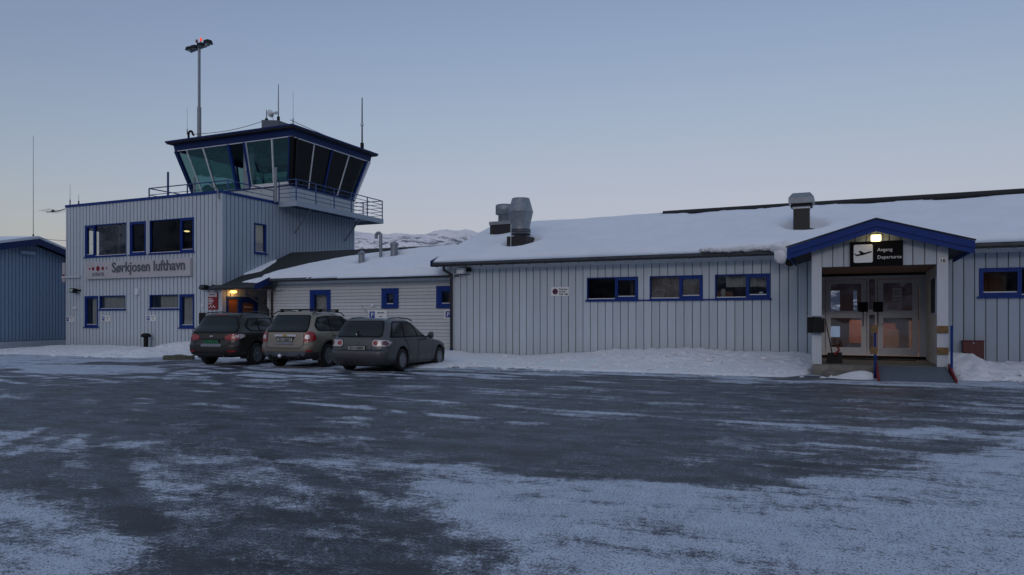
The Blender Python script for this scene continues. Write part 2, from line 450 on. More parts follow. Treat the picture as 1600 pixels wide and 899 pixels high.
# ================================================================== GROUND
def poly_px(pts): return [onZ(x, y) for x, y in pts]
def sd_poly(X, Y, poly):                       # signed distance, negative inside
    d = np.full(X.shape, 1e9); ins = np.zeros(X.shape, bool); n = len(poly)
    for i in range(n):
        ax, ay = poly[i]; bx, by = poly[(i+1) % n]
        ex, ey = bx-ax, by-ay; wx, wy = X-ax, Y-ay
        t = np.clip((wx*ex+wy*ey)/(ex*ex+ey*ey+1e-12), 0, 1)
        d = np.minimum(d, (wx-ex*t)**2+(wy-ey*t)**2)
        c = ((ay > Y) != (by > Y)) & (X < ex*(Y-ay)/(ey if abs(ey) > 1e-12 else 1e-12)+ax); ins ^= c
    d = np.sqrt(d); return np.where(ins, -d, d)
def track(X, Y, pts, wdt, soft=.12):           # soft line along a polyline
    d = np.full(X.shape, 1e9)
    for (ax, ay), (bx, by) in zip(pts, pts[1:]):
        ex, ey = bx-ax, by-ay
        t = np.clip(((X-ax)*ex+(Y-ay)*ey)/(ex*ex+ey*ey), 0, 1)
        d = np.minimum(d, np.hypot(X-ax-ex*t, Y-ay-ey*t))
    return 1-sstep(wdt, wdt+soft, d)
def snow_amount(X, Y):
    """how much snow lies on the ice of the apron, 0..1 (a map of the place)"""
    wx = (fbm(X*.8, Y*.8, 3)-.5)*1.6; wy = (fbm(X*.8, Y*.8, 8)-.5)*1.6
    fx = (fbm(X*3, Y*3, 21)-.5)*.5
    A, B = X+wx+fx, Y+wy+fx
    a = .22+.60*(fbm(X*.35, Y*.6, 31)-.5)+.5*(fbm(X*1.2, Y*2.6, 5)-.5)
    a += 1.05*(fbm(X*.16+Y*.03, Y*1.15, 90, 5)-.5)*sstep(5, 9, Y)+.55*(fbm(X*.5, Y*2.4, 95, 4)-.5)
    # white apron edge along the parked cars and the buildings
    edge = 17.6+.10*X+1.4*(fbm(X*.2, X*0+.5, 40)-.5)
    edge = np.where(X > -11, np.maximum(edge, 17.2+.0*X), edge)
    edge = np.where(X < -12, 13.4+.01*X, np.where(X > -6, 18.0, 13.4+(X+12)/6*4.6))
    a += .78*sstep(edge-1.2, edge+.8, B)
    # big field of gritty snow in the near right
    big = poly_px([(640, 735), (700, 722), (760, 747), (850, 745), (950, 752), (1060, 757), (1130, 770), (1175, 757), (1200, 741), (1330, 745), (1430, 722), (1600, 690), (1950, 660), (2600, 1400), (1200, 3600), (640, 1500), (745, 899), (715, 840), (690, 790)])
    a += 1.02*(1-sstep(-.35, .30, sd_poly(X+wx*.5+fx, Y+wy*.35+fx, big)))
    p = [(poly_px([(-400, 705), (0, 712), (180, 722), (330, 760), (520, 800), (300, 830), (120, 820), (0, 745), (-400, 740)]), .22),
         (poly_px([(-300, 690), (0, 672), (100, 668), (160, 680), (245, 692), (180, 712), (90, 706), (0, 715), (-300, 730)]), .72),
         (poly_px([(-200, 780), (0, 752), (60, 790), (120, 830), (185, 842), (222, 882), (150, 893), (120, 1000), (-300, 1000)]), .60),
         (poly_px([(120, 842), (185, 838), (222, 880), (150, 890)]), .45),
         (poly_px([(320, 722), (400, 716), (520, 722), (560, 750), (520, 775), (400, 756), (330, 742)]), .40),
         (poly_px([(230, 730), (300, 745), (420, 790), (300, 800), (160, 760)]), .16),
         (poly_px([(430, 765), (650, 790), (690, 800), (700, 899), (560, 860), (480, 800)]), .06),
         (poly_px([(560, 735), (640, 742), (700, 800), (600, 775)]), .16),
         (poly_px([(1380, 682), (1450, 665), (1530, 668), (1500, 682), (1400, 690)]), .40),
         (poly_px([(1450, 640), (1600, 612), (1800, 615), (1800, 690), (1600, 690)]), .22),
         (poly_px([(1330, 712), (1420, 705), (1480, 716), (1400, 728)]), .3),
         (poly_px([(1150, 700), (1200, 697), (1215, 706), (1160, 712)]), .25),
         (poly_px([(800, 646), (900, 645), (905, 653), (820, 655)]), .25),
         (poly_px([(200, 655), (290, 660), (285, 675), (220, 670)]), .2),
         (poly_px([(770, 608), (950, 603), (960, 612), (800, 617)]), .2)]
    for q, k in p: a += k*(1-sstep(-.22, .25, sd_poly(X+wx*.35+fx*.5, Y+wy*.25+fx*.4, q)))
    dk = [(poly_px([(600, 690), (900, 660), (1180, 700), (1250, 740), (1080, 752), (880, 735), (740, 718)]), .42),
          (poly_px([(940, 650), (1100, 645), (1200, 660), (1180, 690), (980, 675)]), .16),
          (poly_px([(1100, 600), (1300, 600), (1500, 615), (1300, 625)]), .20),
          (poly_px([(0, 610), (300, 600), (560, 640), (420, 680), (150, 650), (-200, 650)]), .22),
          (poly_px([(560, 830), (640, 820), (700, 860), (660, 899), (540, 899)]), .16),
          (poly_px([(280, 750), (420, 762), (340, 790), (250, 770)]), .14),
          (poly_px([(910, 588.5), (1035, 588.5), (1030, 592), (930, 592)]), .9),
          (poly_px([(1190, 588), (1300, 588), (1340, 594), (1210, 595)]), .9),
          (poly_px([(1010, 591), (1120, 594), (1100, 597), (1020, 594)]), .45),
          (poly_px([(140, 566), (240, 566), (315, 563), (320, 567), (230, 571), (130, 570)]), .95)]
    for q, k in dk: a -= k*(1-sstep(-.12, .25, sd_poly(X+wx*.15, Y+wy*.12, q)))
    # tyre tracks
    rs = np.random.RandomState(5)
    arcs = []
    for k in range(16):                         # sweeps from the cars out across the apron
        x0 = rs.uniform(-19, -9); y0 = rs.uniform(15.5, 17.5); h = rs.uniform(-2.6, .4); c = rs.uniform(-.05, .09)
        arcs.append((x0, y0, h, c, rs.uniform(9, 20), rs.uniform(-1.0, -.55)))
    for k in range(30):                         # passing traffic, nearly parallel to the building
        arcs.append((rs.uniform(-32, 6), rs.uniform(6, 17.8), rs.uniform(-.35, .3)+(math.pi if k % 2 else 0), rs.uniform(-.03, .03), rs.uniform(12, 28), rs.choice([-.8, -.5, .6])))
    for k in range(5): arcs.append((rs.uniform(-8, -3.5), rs.uniform(3, 6), rs.uniform(2.1, 2.6), rs.uniform(-.03, .03), 9, -.6))
    for x0, y0, h, c, L, amt in arcs:
        for off in (0, 1.5):
            pts = []; x, y, hh = x0-math.sin(h)*off, y0+math.cos(h)*off, h
            for i in range(14): pts.append((x, y)); x += math.cos(hh)*L/13; y += math.sin(hh)*L/13; hh += c*L/13
            br = sstep(.42, .6, fbm(X*.7, Y*.7, int(abs(x0*10)) % 50))
            a += amt*track(X, Y, pts, .09, .10)*(.25+.75*br)
    return np.clip(a, 0, 1)
def ground_height(X, Y):
    z = .02*(fbm(X*.5, Y*.5, 2)-.5)*sstep(3, 6, Y)
    return z
def make_ground():
    # graded grid: fine near the camera, coarser away
    ys = [-25.0, -12, -6, -2, 0, 1.2, 2.0, 2.6]; y = 3.0
    while y < 24: ys.append(y); y += max(.05, .0075*y*.9)
    ys += [24.3, 25.5, 28, 34, 45, 60]
    xs = list(np.arange(-46, -16, .16))+list(np.arange(-16, 13.0, .10))
    xs = [-120, -80, -60, -52]+xs+[14, 17, 22, 30, 45, 80]
    xs = np.array(xs); ys = np.array(ys)
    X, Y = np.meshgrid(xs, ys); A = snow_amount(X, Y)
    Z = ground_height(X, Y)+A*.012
    Z[(X < -60) | (X > 22) | (Y > 30) | (Y < -6)] = 0
    nx, ny = len(xs), len(ys)
    idx = np.arange(nx*ny).reshape(ny, nx)
    f = np.stack([idx[:-1, :-1], idx[:-1, 1:], idx[1:, 1:], idx[1:, :-1]], -1).reshape(-1, 4)
    me = bpy.data.meshes.new('apron')
    me.vertices.add(nx*ny); me.vertices.foreach_set('co', np.stack([X, Y, Z], -1).reshape(-1).astype(np.float32))
    me.loops.add(f.size); me.loops.foreach_set('vertex_index', f.reshape(-1).astype(np.int32))
    me.polygons.add(len(f)); me.polygons.foreach_set('loop_start', np.arange(0, f.size, 4, dtype=np.int32))
    me.update(calc_edges=True); me.validate()
    at = me.attributes.new('snow', 'FLOAT', 'POINT'); at.data.foreach_set('value', A.reshape(-1).astype(np.float32))
    me.polygons.foreach_set('use_smooth', [True]*len(f))
    m, nt, b = newmat('icy_asphalt_with_snow'); pos = coords(nt)
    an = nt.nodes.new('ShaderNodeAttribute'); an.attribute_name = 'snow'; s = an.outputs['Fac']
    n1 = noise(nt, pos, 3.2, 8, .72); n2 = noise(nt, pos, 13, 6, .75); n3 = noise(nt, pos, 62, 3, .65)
    st = noise(nt, pos, 1.5, 7, .72, (.35, 2.6, 1))
    nb = noise(nt, pos, 1.05, 8, .68, (1, 1.25, 1))
    k = math_(nt, 'ADD', s, math_(nt, 'MULTIPLY_ADD', n1, 1.5, -.75))
    k = math_(nt, 'ADD', k, math_(nt, 'MULTIPLY_ADD', nb, 2.1, -1.05))
    k = math_(nt, 'ADD', k, math_(nt, 'MULTIPLY_ADD', n2, 2.0, -1.0))
    k = math_(nt, 'ADD', k, math_(nt, 'MULTIPLY_ADD', st, 1.9, -.95))
    k = math_(nt, 'ADD', k, math_(nt, 'MULTIPLY_ADD', n3, 1.7, -.85))
    cov = nt.nodes.new('ShaderNodeMapRange'); cov.interpolation_type = 'SMOOTHSTEP'
    cov.inputs['From Min'].default_value = .12; cov.inputs['From Max'].default_value = .85
    nt.links.new(k, cov.inputs['Value']); c = cov.outputs[0]
    dark = ramp(nt, n1, [(.3, (.012, .015, .020)), (.7, (.042, .047, .053))])
    dark = mixc(nt, ramp(nt, noise(nt, pos, .7, 4), [(.4, 0), (.7, .5)]), dark, (.06, .066, .074))
    grit = ramp(nt, noise(nt, pos, 70, 2, .5), [(.55, 0), (.64, 1)])
    white = ramp(nt, n1, [(.3, (.47, .51, .60)), (.75, (.62, .66, .74))])
    white = mixc(nt, math_(nt, 'MULTIPLY', grit, .85), white, (.07, .078, .095))
    frost = math_(nt, 'MULTIPLY', ramp(nt, noise(nt, pos, 38, 5, .8), [(.47, 0), (.60, 1)]), ramp(nt, noise(nt, pos, 1.5, 7, .72, (.8, 1.5, 1)), [(.43, .0), (.58, .75)]))
    dark = mixc(nt, frost, dark, (.27, .31, .39))
    colr = mixc(nt, c, dark, white)
    nt.links.new(colr, b.inputs['Base Color'])
    nt.links.new(math_(nt, 'MULTIPLY_ADD', c, .35, .42), b.inputs['Roughness'])
    b.inputs['Specular IOR Level'].default_value = .2
    h = math_(nt, 'ADD', math_(nt, 'MULTIPLY', c, .8), math_(nt, 'ADD', math_(nt, 'MULTIPLY', n2, .6), math_(nt, 'MULTIPLY', n3, .3)))
    bump(nt, b, h, .8, .022)
    me.materials.append(m)
    o = bpy.data.objects.new('apron', me); COL.objects.link(o); tag(o, kind='structure')
make_ground()
M['farsnow'] = snow_mat('far_snow_field', (.62, .65, .70), .5, .6)
g = MB(); g.add([(-9000, -9000, -.05), (9000, -9000, -.05), (9000, 9000, -.05), (-9000, 9000, -.05)], [(0, 1, 2, 3)])
tag(g.build('ground', 'farsnow', recalc=False), kind='structure')

# mountains all round the fjord
def make_mountains():
    m, nt, b = newmat('snowy_mountain_side'); pos = coords(nt)
    geo = nt.nodes.new('ShaderNodeNewGeometry')
    n1 = noise(nt, pos, .016, 9, .74, (1, 1, 1.2)); n2 = noise(nt, pos, .07, 7, .78, (1, 1, 1.0)); n0 = noise(nt, pos, .0022, 4, .5)
    sep = nt.nodes.new('ShaderNodeSeparateXYZ'); nt.links.new(pos, sep.inputs[0])
    hh = nt.nodes.new('ShaderNodeMapRange'); hh.inputs['From Min'].default_value = 60; hh.inputs['From Max'].default_value = 330
    hh.inputs['To Min'].default_value = .13; hh.inputs['To Max'].default_value = -.06
    nt.links.new(sep.outputs['Z'], hh.inputs['Value'])
    k = math_(nt, 'ADD', math_(nt, 'ADD', math_(nt, 'MULTIPLY', n1, .6), math_(nt, 'MULTIPLY', n2, .5)), hh.outputs[0])
    k = math_(nt, 'ADD', k, math_(nt, 'MULTIPLY_ADD', n0, .35, -.17))
    fac = ramp(nt, k, [(.58, 0), (.67, 1)])
    col = mixc(nt, fac, (.88, .84, .86), (.10, .11, .15))
    nt.links.new(col, b.inputs['Base Color']); b.inputs['Roughness'].default_value = .9
    b.inputs['Specular IOR Level'].default_value = .1
    bump(nt, b, n1, .8, 12)
    na, nr = 720, 26
    th = np.linspace(0, 2*math.pi, na, endpoint=False)          # 0 = +Y, positive toward -X (left)
    T, K = np.meshgrid(th, np.linspace(0, 1, nr))
    deg = np.degrees(T)
    # crest height as tangent of its elevation, by direction
    az = np.array([0, 20, 27, 29.5, 31.5, 34, 37, 45, 52, 60, 80, 110, 150, 180, 220, 260, 300, 330, 345, 360])
    el = np.array([.085, .10, .112, .117, .113, .108, .106, .085, .06, .05, .07, .12, .20, .24, .22, .16, .10, .08, .08, .085])
    E = np.interp(deg, az, el)-np.interp(deg, [0, 20, 50, 60], [.013, .013, .013, 0])*1.0
    r0, r1 = 1300.0, 2600.0
    Rr = r0+(r1-r0)*K
    x = -np.sin(T)*Rr; y = np.cos(T)*Rr
    rid = fbm(x/260, y/260, 4, 6)-.5
    z = E*r1*np.sin(np.clip(K/.82, 0, 1)*math.pi/2)**1.1
    z = z+rid*95*np.sin(np.clip(K, 0, 1)*math.pi)+ (fbm(x/60, y/60, 9, 4)-.5)*26*K
    z = np.where(K > .86, z*(1-.35*(K-.86)/.14), z)
    z[0, :] = -2
    me = bpy.data.meshes.new('mountains')
    idx = np.arange(na*nr).reshape(nr, na); nxt = np.roll(idx, -1, axis=1)
    f = np.stack([idx[:-1], idx[1:], nxt[1:], nxt[:-1]], -1).reshape(-1, 4)
    me.from_pydata(np.stack([x, y, z], -1).reshape(-1, 3).tolist(), [], f.tolist())
    me.polygons.foreach_set('use_smooth', [True]*len(me.polygons)); me.materials.append(m)
    o = bpy.data.objects.new('mountains', me); COL.objects.link(o); tag(o, kind='structure')
make_mountains()

def snow_sheet(name, label, xs, ys, zf, base, mat='snowbank', mask=None, drop=.02, group=None):
    """heightfield of snow: zf(X,Y) height of its top, base(X,Y) what it lies on; cells thinner than nothing are left out"""
    X, Y = np.meshgrid(xs, ys); Z = zf(X, Y); Bz = base(X, Y)
    thick = Z-Bz; ok = thick > .004
    Z = np.where(ok, Z, Bz-drop)
    nx, ny = len(xs), len(ys); idx = np.arange(nx*ny).reshape(ny, nx)
    keep = ok[:-1, :-1] | ok[1:, :-1] | ok[:-1, 1:] | ok[1:, 1:]
    f = np.stack([idx[:-1, :-1], idx[:-1, 1:], idx[1:, 1:], idx[1:, :-1]], -1)[keep]
    used = np.unique(f); remap = -np.ones(nx*ny, int); remap[used] = np.arange(len(used))
    V = np.stack([X, Y, Z], -1).reshape(-1, 3)[used]; f = remap[f]
    # skirts down to the base along the rim
    me = bpy.data.meshes.new(name); bm = bmesh.new()
    vs = [bm.verts.new(v) for v in V.tolist()]
    for q in f.tolist(): bm.faces.new([vs[i] for i in q])
    bm.edges.ensure_lookup_table()
    rim = [e for e in bm.edges if e.is_boundary]
    ext = bmesh.ops.extrude_edge_only(bm, edges=rim)
    for v in [g for g in ext['geom'] if isinstance(g, bmesh.types.BMVert)]:
        bz = float(base(np.array(v.co.x), np.array(v.co.y))); v.co.z = bz-drop
    for fc in bm.faces: fc.smooth = True
    bmesh.ops.recalc_face_normals(bm, faces=bm.faces)
    bm.to_mesh(me); bm.free(); me.materials.append(M[mat])
    o = bpy.data.objects.new(name, me); COL.objects.link(o)
    tag(o, label, 'snow', group, 'stuff'); return o
flat0 = lambda X, Y: X*0.0+Y*0.0
def lumps(X, Y, s=1.0): return (fbm(X*1.1, Y*1.6, 61, 5)-.48)*.50*s+(np.abs(fbm(X*3.2, Y*3.6, 77, 4)-.5))*.50*s-.03

# ================================================================== MAIN TERMINAL (low building with vertical boards)
YM = 24.5; XL, XR = -13.6, 13.0
ZT = 3.42; ZG = .12
EAVE_Y, EAVE_Z, SL = 23.9, 3.60, .365
RIDGE_Y = 29.1; RIDGE_Z = EAVE_Z+(RIDGE_Y-EAVE_Y)*SL
PX0, PX1 = -.80, 2.23             # porch sides
term = thing('terminal_building', 'long single storey pale board terminal with a snowy roof and blue framed windows', 'building', (0, YM+4, 0))
F = Frame((0, YM, 0), (1, 0, 0), (0, -1, 0))
def W(pxa, pya, pxb, pyb, Y=YM):
    a = onY(pxa, pya, Y); b = onY(pxb, pyb, Y); return a[0], b[0], b[1], a[1]
wins = []
wz0, wz1 = 2.115, 2.875
def ux(px, Y=YM): return onY(px, 450, Y)[0]
spec = [(918, 962.5, 997, None), (1016, 1063, 1098, 'curtain_dark'), (1118, 1167, 1203, 'curtain')]
holes = [(ux(a), ux(c), wz0, wz1) for a, b, c, d in spec]
wr0 = ux(1530); wr1 = wr0+.98; wr2 = wr1+1.5
holes_r = [(wr0, wr2, wz0-.02, wz1)]
DOOR0, DOOR1 = PX0+.12, PX1-.25
wall = wall_holes(F, XL+.02, XR, ZG-.2, ZT, holes+holes_r+[(PX0+.05, PX1-.12, -.5, 2.80)], -.16, -.02, MB())
for (y0, y1, x0, x1) in ((YM+.16, 33.7, XL+.02, XL+.18), (YM+.16, 33.7, XR-.18, XR)): wall.box(x0, x1, y0, y1, -.1, ZT)
RWH = [(-.76, -.23, 1.72, 2.64), (.27, .41, 1.72, 2.64), (-.76, -.23, .70, 1.16)]
FRW = Frame((0, 33.7, 0), (1, 0, 0), (0, 1, 0))
wall_holes(FRW, XL+.18, XR-.18, -.1, ZT, RWH, -.2, 0, wall)
wall.prism([(XL+.05, YM+.1, ZT), (XL+.05, 33.7, ZT), (XL+.05, RIDGE_Y, RIDGE_Z-.16)], (.14, 0, 0))
wall.prism([(XR-.2, YM+.1, ZT), (XR-.2, 33.7, ZT), (XR-.2, RIDGE_Y, RIDGE_Z-.16)], (.14, 0, 0))
wall.build('wall', 'backing', term)
boards(term, F, XL+.09, PX0-.02, .05, ZT-.09, .272, holes, 'board', gap=.025)
boards(term, F, PX1+.02, XR, .05, ZT-.09, .272, holes_r, 'board_blue', gap=.025)
t = MB(); t.fbox(F, XL, XL+.10, .02, ZT-.09, -.05, .05); t.fbox(F, XL-.02, PX0-.02, ZT-.09, ZT+.0, -.02, .06); t.fbox(F, PX1+.02, XR, ZT-.09, ZT, -.02, .06)
t.build('wall_trim', 'trim', term)
boards(term, Frame((XL, YM, 0), (0, 1, 0), (-1, 0, 0)), .05, 9.1, .05, ZT, .272, [], 'board', single=False, name='side_wall')
# side gable boards
for i, ((a, b, c, cur), h) in enumerate(zip(spec, holes)):
    ub = ux(b); cl = None
    if i == 1: cl = [(h[0]+.02, h[1]-.02, 'curtain_dark', None)]
    if i == 2: cl = [(h[0]+.25, h[1]-.04, 'curtain', 0)]
    if cl and cl[0][3] == 0:
        o = window(term, F, h[0], h[1], wz0, wz1, [(h[0], ub, False), (ub, h[1], True)])
        curtain(F, h[0]+.3, ub-.02, wz1-.38, wz1-.04, -.25, MB()).build('curtain', 'curtain', o)
        curtain(F, ub+.08, h[1]-.1, wz1-.38, wz1-.04, -.25, MB()).build('curtain', 'curtain', o)
        MB().lathe(F.p(ub+.42, wz0+.06, -.16), [(.05, 0), (.07, .1), (.07, .14), (.02, .16)], 10).build('vase', 'white', o)
        MB().lathe(F.p(h[0]+.22, wz0+.06, -.16), [(.07, 0), (.09, .2), (.06, .26)], 10).build('jar', 'roomwall', o)
    else:
        window(term, F, h[0], h[1], wz0, wz1, [(h[0], ub, False), (ub, h[1], True)], cur=cl, glass='glass_dark' if i == 0 else 'glass')
window(term, F, wr0, wr2, wz0-.02, wz1, [(wr0, wr1, True), (wr1, wr2, False)], glass='glass_dark')
# the blue line of trim joining the three windows
t = MB()
for (a, b) in ((holes[0][1]+.07, holes[1][0]-.07), (holes[1][1]+.07, holes[2][0]-.07)): t.fbox(F, a, b, wz0-.05, wz0-.005, .0, .06)
t.build('sill_strip', 'blue', term)
# rooms behind the windows
rm = MB(); rm.box(XL+.3, -6.7, 27.4, 27.5, 0, 3.2); rm.box(-6.7, -1.0, 26.4, 26.5, 0, 3.2)
rm.box(-6.75, -6.65, 24.7, 27.4, 0, 3.2); rm.box(-9.4, -9.3, 24.7, 27.4, 0, 3.2); rm.box(4.0, 10, 27.0, 27.1, 0, 3.2)
rm.box(XL+.3, XR-.3, 24.7, 33.4, 3.2, 3.3); rm.box(XL+.3, PX0-1.4, 24.75, 33.4, .02, .10)
rm.build('room_wall', 'roomwall', term)
rm = MB(); rm.box(-5.2, -3.4, 25.1, 25.6, .1, 2.36); rm.box(-4.4, -3.0, 26.0, 26.3, .1, 2.7); rm.build('room_furniture', 'wood', term)
# roof
rf = MB()
X0, X1 = XL-.52, XR+.4
def slab(mb, x0, x1, ya, za, yb, zb, th): mb.prism([(x0, ya, za), (x0, yb, zb), (x0, yb, zb-th), (x0, ya, za-th)], (x1-x0, 0, 0))
slab(rf, X0, X1, EAVE_Y, EAVE_Z, RIDGE_Y, RIDGE_Z, .14)
slab(rf, X0, X1, 2*RIDGE_Y-EAVE_Y, EAVE_Z, RIDGE_Y, RIDGE_Z, .14)
roof = rf.build('roof', 'felt', term)
t = MB()
for a, b in ((X0, PX0-.55), (PX1+.45, X1)):
    t.box(a, b, EAVE_Y-.03, EAVE_Y-.002, EAVE_Z-.17, EAVE_Z-.005)
t.build('fascia_board', 'fascia', roof)
t = MB()
for a, b in ((X0+.02, PX0-.6), (PX1+.5, X1)):
    n = 10; pr = [(EAVE_Y-.095+.062*math.cos(q), EAVE_Z-.14+.062*math.sin(q)) for q in [math.pi+math.pi*i/n for i in range(n+1)]]
    pr += [(y, z+.01) for y, z in []]
    vs = []
    for y, z in pr: vs += [(a, y, z), (b, y, z)]
    t.add(vs, [(2*i, 2*i+1, 2*i+3, 2*i+2) for i in range(n)], 0, True)
    t.box(a, b, EAVE_Y-.162, EAVE_Y-.152, EAVE_Z-.145, EAVE_Z-.125)
    for k in range(int((b-a)/.62)+1): t.box(a+.2+k*.62, a+.225+k*.62, EAVE_Y-.165, EAVE_Y-.02, EAVE_Z-.215, EAVE_Z-.125)
t.build('gutter', 'gutter', roof)
MB().box(XL-.1, PX0-.5, EAVE_Y, YM-.062, ZT+.0, ZT+.02).box(PX1+.5, XR, EAVE_Y, YM-.062, ZT, ZT+.02).build('soffit', 'trim', roof)
t = MB()     # blue barge board on the left verge
for sgn in (1,):
    t.prism([(X0-.03, EAVE_Y-.12, EAVE_Z+.03), (X0-.03, EAVE_Y-.12, EAVE_Z-.19), (X0-.03, RIDGE_Y, RIDGE_Z-.13), (X0-.03, RIDGE_Y, RIDGE_Z+.0)], (.027, 0, 0))
    t.prism([(X0-.03, 2*RIDGE_Y-EAVE_Y, EAVE_Z+.02), (X0-.03, 2*RIDGE_Y-EAVE_Y, EAVE_Z-.2), (X0-.03, RIDGE_Y+.002, RIDGE_Z-.13), (X0-.03, RIDGE_Y+.002, RIDGE_Z+.12)], (.027, 0, 0))
t.build('barge_board', 'dblue', roof)
a = onY(1036, 322, RIDGE_Y)[0]
MB().tube([(a, RIDGE_Y, RIDGE_Z+.12), (XR+.4, RIDGE_Y, RIDGE_Z+.16)], .13, 8).build('ridge_cap', 'felt', roof)
# downpipe at the left corner
dp = [(XL+.02, EAVE_Y-.1, EAVE_Z-.19), (XL+.02, EAVE_Y-.1, EAVE_Z-.32), (XL+.12, YM-.25, EAVE_Z-.5), (XL+.02, YM-.13, EAVE_Z-.62), (XL+.02, YM-.13, .35)]
d = MB().tube(dp, .055, 10).build('downpipe', 'gutter', term)
MB().tube([(XL+.02, YM-.13, .36), (XL+.02, YM-.13, .0)], .062, 10).build('pipe_foot', 'dblue', d)

# roof snow, main
def roofz(Y): return np.where(Y < RIDGE_Y, EAVE_Z+(Y-EAVE_Y)*SL, RIDGE_Z-(Y-RIDGE_Y)*SL)
def main_snow(X, Y):
    th = .17+.17*(fbm(X*.35, Y*.45, 12)-.5)+.07*(fbm(X*1.3, Y*1.6, 13)-.5)
    edge = EAVE_Y-.02+.05*(fbm(X*1.7, X*0, 14)-.5)
    lumpx = np.exp(-((X+1.9)/.8)**2)
    d = Y-edge
    th = th*np.sqrt(np.clip(d/.14, 0, 1))
    # left end slumps off the verge
    th *= np.sqrt(np.clip((X-(X0-.10-.04*fbm(Y*2, Y*0, 15)))/.3, 0, 1))*sstep(-.1, .9, (X-X0)+(Y-EAVE_Y)*1.0)
    top = RIDGE_Y+2.0-.25*0
    barex = onY(1036, 322, RIDGE_Y)[0]
    free = np.where(X > barex, RIDGE_Y-.22+.10*(fbm(X*1.2, X*0, 19)-.5)-.012*np.clip(X-2, 0, 20), 99)
    th = np.where(Y > free, -1, th)
    th = np.where(Y > RIDGE_Y+4.9, -1, th)
    # hollow melted round the chimney and vents
    for (hx, hy, r) in HOLLOW:
        q = np.hypot(X-hx, (Y-hy))
        th = th*sstep(r*.55, r, q)+.10*np.exp(-((q-r*1.15)/.25)**2)
    return roofz(Y)+th
v1 = onroof(807, 386, EAVE_Y, EAVE_Z+.1, SL); v2 = onroof(781, 371, EAVE_Y, EAVE_Z+.1, SL); v3 = onroof(1252, 360, EAVE_Y, EAVE_Z+.1, SL)
HOLLOW = [(v1.x+.1, v1.y+.25, .75), (v2.x, v2.y+.3, .45), (v3.x+.1, v3.y+.25, .75)]
snow_sheet('roof_snow', 'thick smooth snow over the long roof of the terminal', np.arange(X0-.12, X1, .09), np.arange(EAVE_Y-.14, 34.3, .09), main_snow, lambda X, Y: roofz(Y), 'snow')
# ragged snow crust hanging over the gutter beside the porch roof
def blob(name, label, parts, mat='snowbank', parent=None, kind='stuff', cat='snow', amp=.22, sub=3):
    bm = bmesh.new()
    for (x, y, z, rx, ry, rz) in parts:
        r = bmesh.ops.create_icosphere(bm, subdivisions=sub, radius=1)
        for v in r['verts']:
            n = float(fbm(v.co.x*1.7+x*3+v.co.z*1.3, v.co.y*1.7+v.co.z*2.1+z, 5, 4))-.5
            k = 1+n*amp*2; v.co = Vector((x+v.co.x*rx*k, y+v.co.y*ry*k, z+v.co.z*rz*k))
    for f in bm.faces: f.smooth = True
    me = bpy.data.meshes.new(name); bm.to_mesh(me); bm.free(); me.materials.append(M[mat])
    o = bpy.data.objects.new(name, me); COL.objects.link(o)
    if parent is None: tag(o, label, cat, None, kind)
    else: place(o, (0, 0, 0), None); o.parent = parent; o.location = -WL[parent.name]
    return o
rsn = np.random.RandomState(3)
pp = [(-1.80, 23.62, 3.40, .19, .16, .30), (-1.84, 23.66, 3.62, .28, .22, .18), (-1.62, 23.6, 3.62, .16, .16, .22)]
for i in range(16):
    x = -4.1+i*.145; pp.append((x, 23.86+.05*rsn.rand(), EAVE_Z+.02+.05*rsn.rand(), .17, .18, .08+.05*rsn.rand()*(i/12)))
blob('snow_crust', 'ragged snow crust hanging over the gutter left of the entrance gable', pp, amp=.3)

# ------------------------------------------------------------------ roof vents of the main building (parts of it)
def vent_pos(p): return (p.x, p.y)
x, y = vent_pos(v1); zb = float(roofz(y))
k = 30.0/1150*1.0
def Zat(px, py, Y): return onY(px, py, Y)[1]
vt = MB(); hw = (onY(827, 380, y)[0]-onY(789, 380, y)[0])/2*.80
vt.box(x-hw, x+hw, y-hw*.0, y+2*hw, zb-.2, Zat(807, 369, y)); vent = vt.build('roof_vent', 'brown', term)
zc = [Zat(807, q, y+hw) for q in (366, 360, 355, 332, 313, 311)]
rr = [(onY(807+w_, 350, y+hw)[0]-onY(807-w_, 350, y+hw)[0])/2 for w_ in (13, 13.5, 13, 17.5, 13, 12.3)]
MB().lathe((x, y+hw, 0), [(rr[0]*.9, zc[0]-.03), (rr[0], zc[0]), (rr[1], zc[1]), (rr[2], zc[2]), (rr[3], zc[3]-.02), (rr[3]*1.02, zc[3]), (rr[3], zc[3]+.02), (rr[4], zc[4]), (rr[5], zc[5])], 28).build('cowl', 'zinc', vent)
m_ = MB()
for q in (368, 364, 361): m_.lathe((x, y+hw, Zat(807, q, y+hw)), [(rr[0]*1.12, 0), (rr[0]*1.12, .03)], 20)
m_.build('clamp_ring', 'gutter', vent)
MB().tube([(x-.22, y-.03, zb+.05), (x-.2, y-.05, zc[2]+.05)], .012, 6).build('strut', 'white', vent)
x, y = vent_pos(v2); zb = float(roofz(y)); hw = (onY(796, 380, y)[0]-onY(765, 380, y)[0])/2
vt = MB(); vt.box(x-hw, x+hw, y, y+2*hw, zb-.2, Zat(781, 351, y)); vent = vt.build('roof_vent', 'brown', term)
MB().box(x-hw-.03, x+hw+.03, y-.03, y+2*hw+.03, Zat(781, 351, y), Zat(781, 346, y)).build('flashing', 'zinc', vent)
yy = y+hw; rr1 = hw*.62; rr2 = hw*.86
MB().lathe((x+.02, yy, 0), [(rr1, Zat(781, 347, y)), (rr1, Zat(781, 337, yy)), (rr2, Zat(781, 336, yy)), (rr2, Zat(781, 322, yy)), (rr2*.9, Zat(781, 321, yy))], 28).build('drum', 'zinc', vent)
x, y = vent_pos(v3); zb = float(roofz(y)); hw = (onY(1267, 340, y)[0]-onY(1239, 340, y)[0])/2*.9
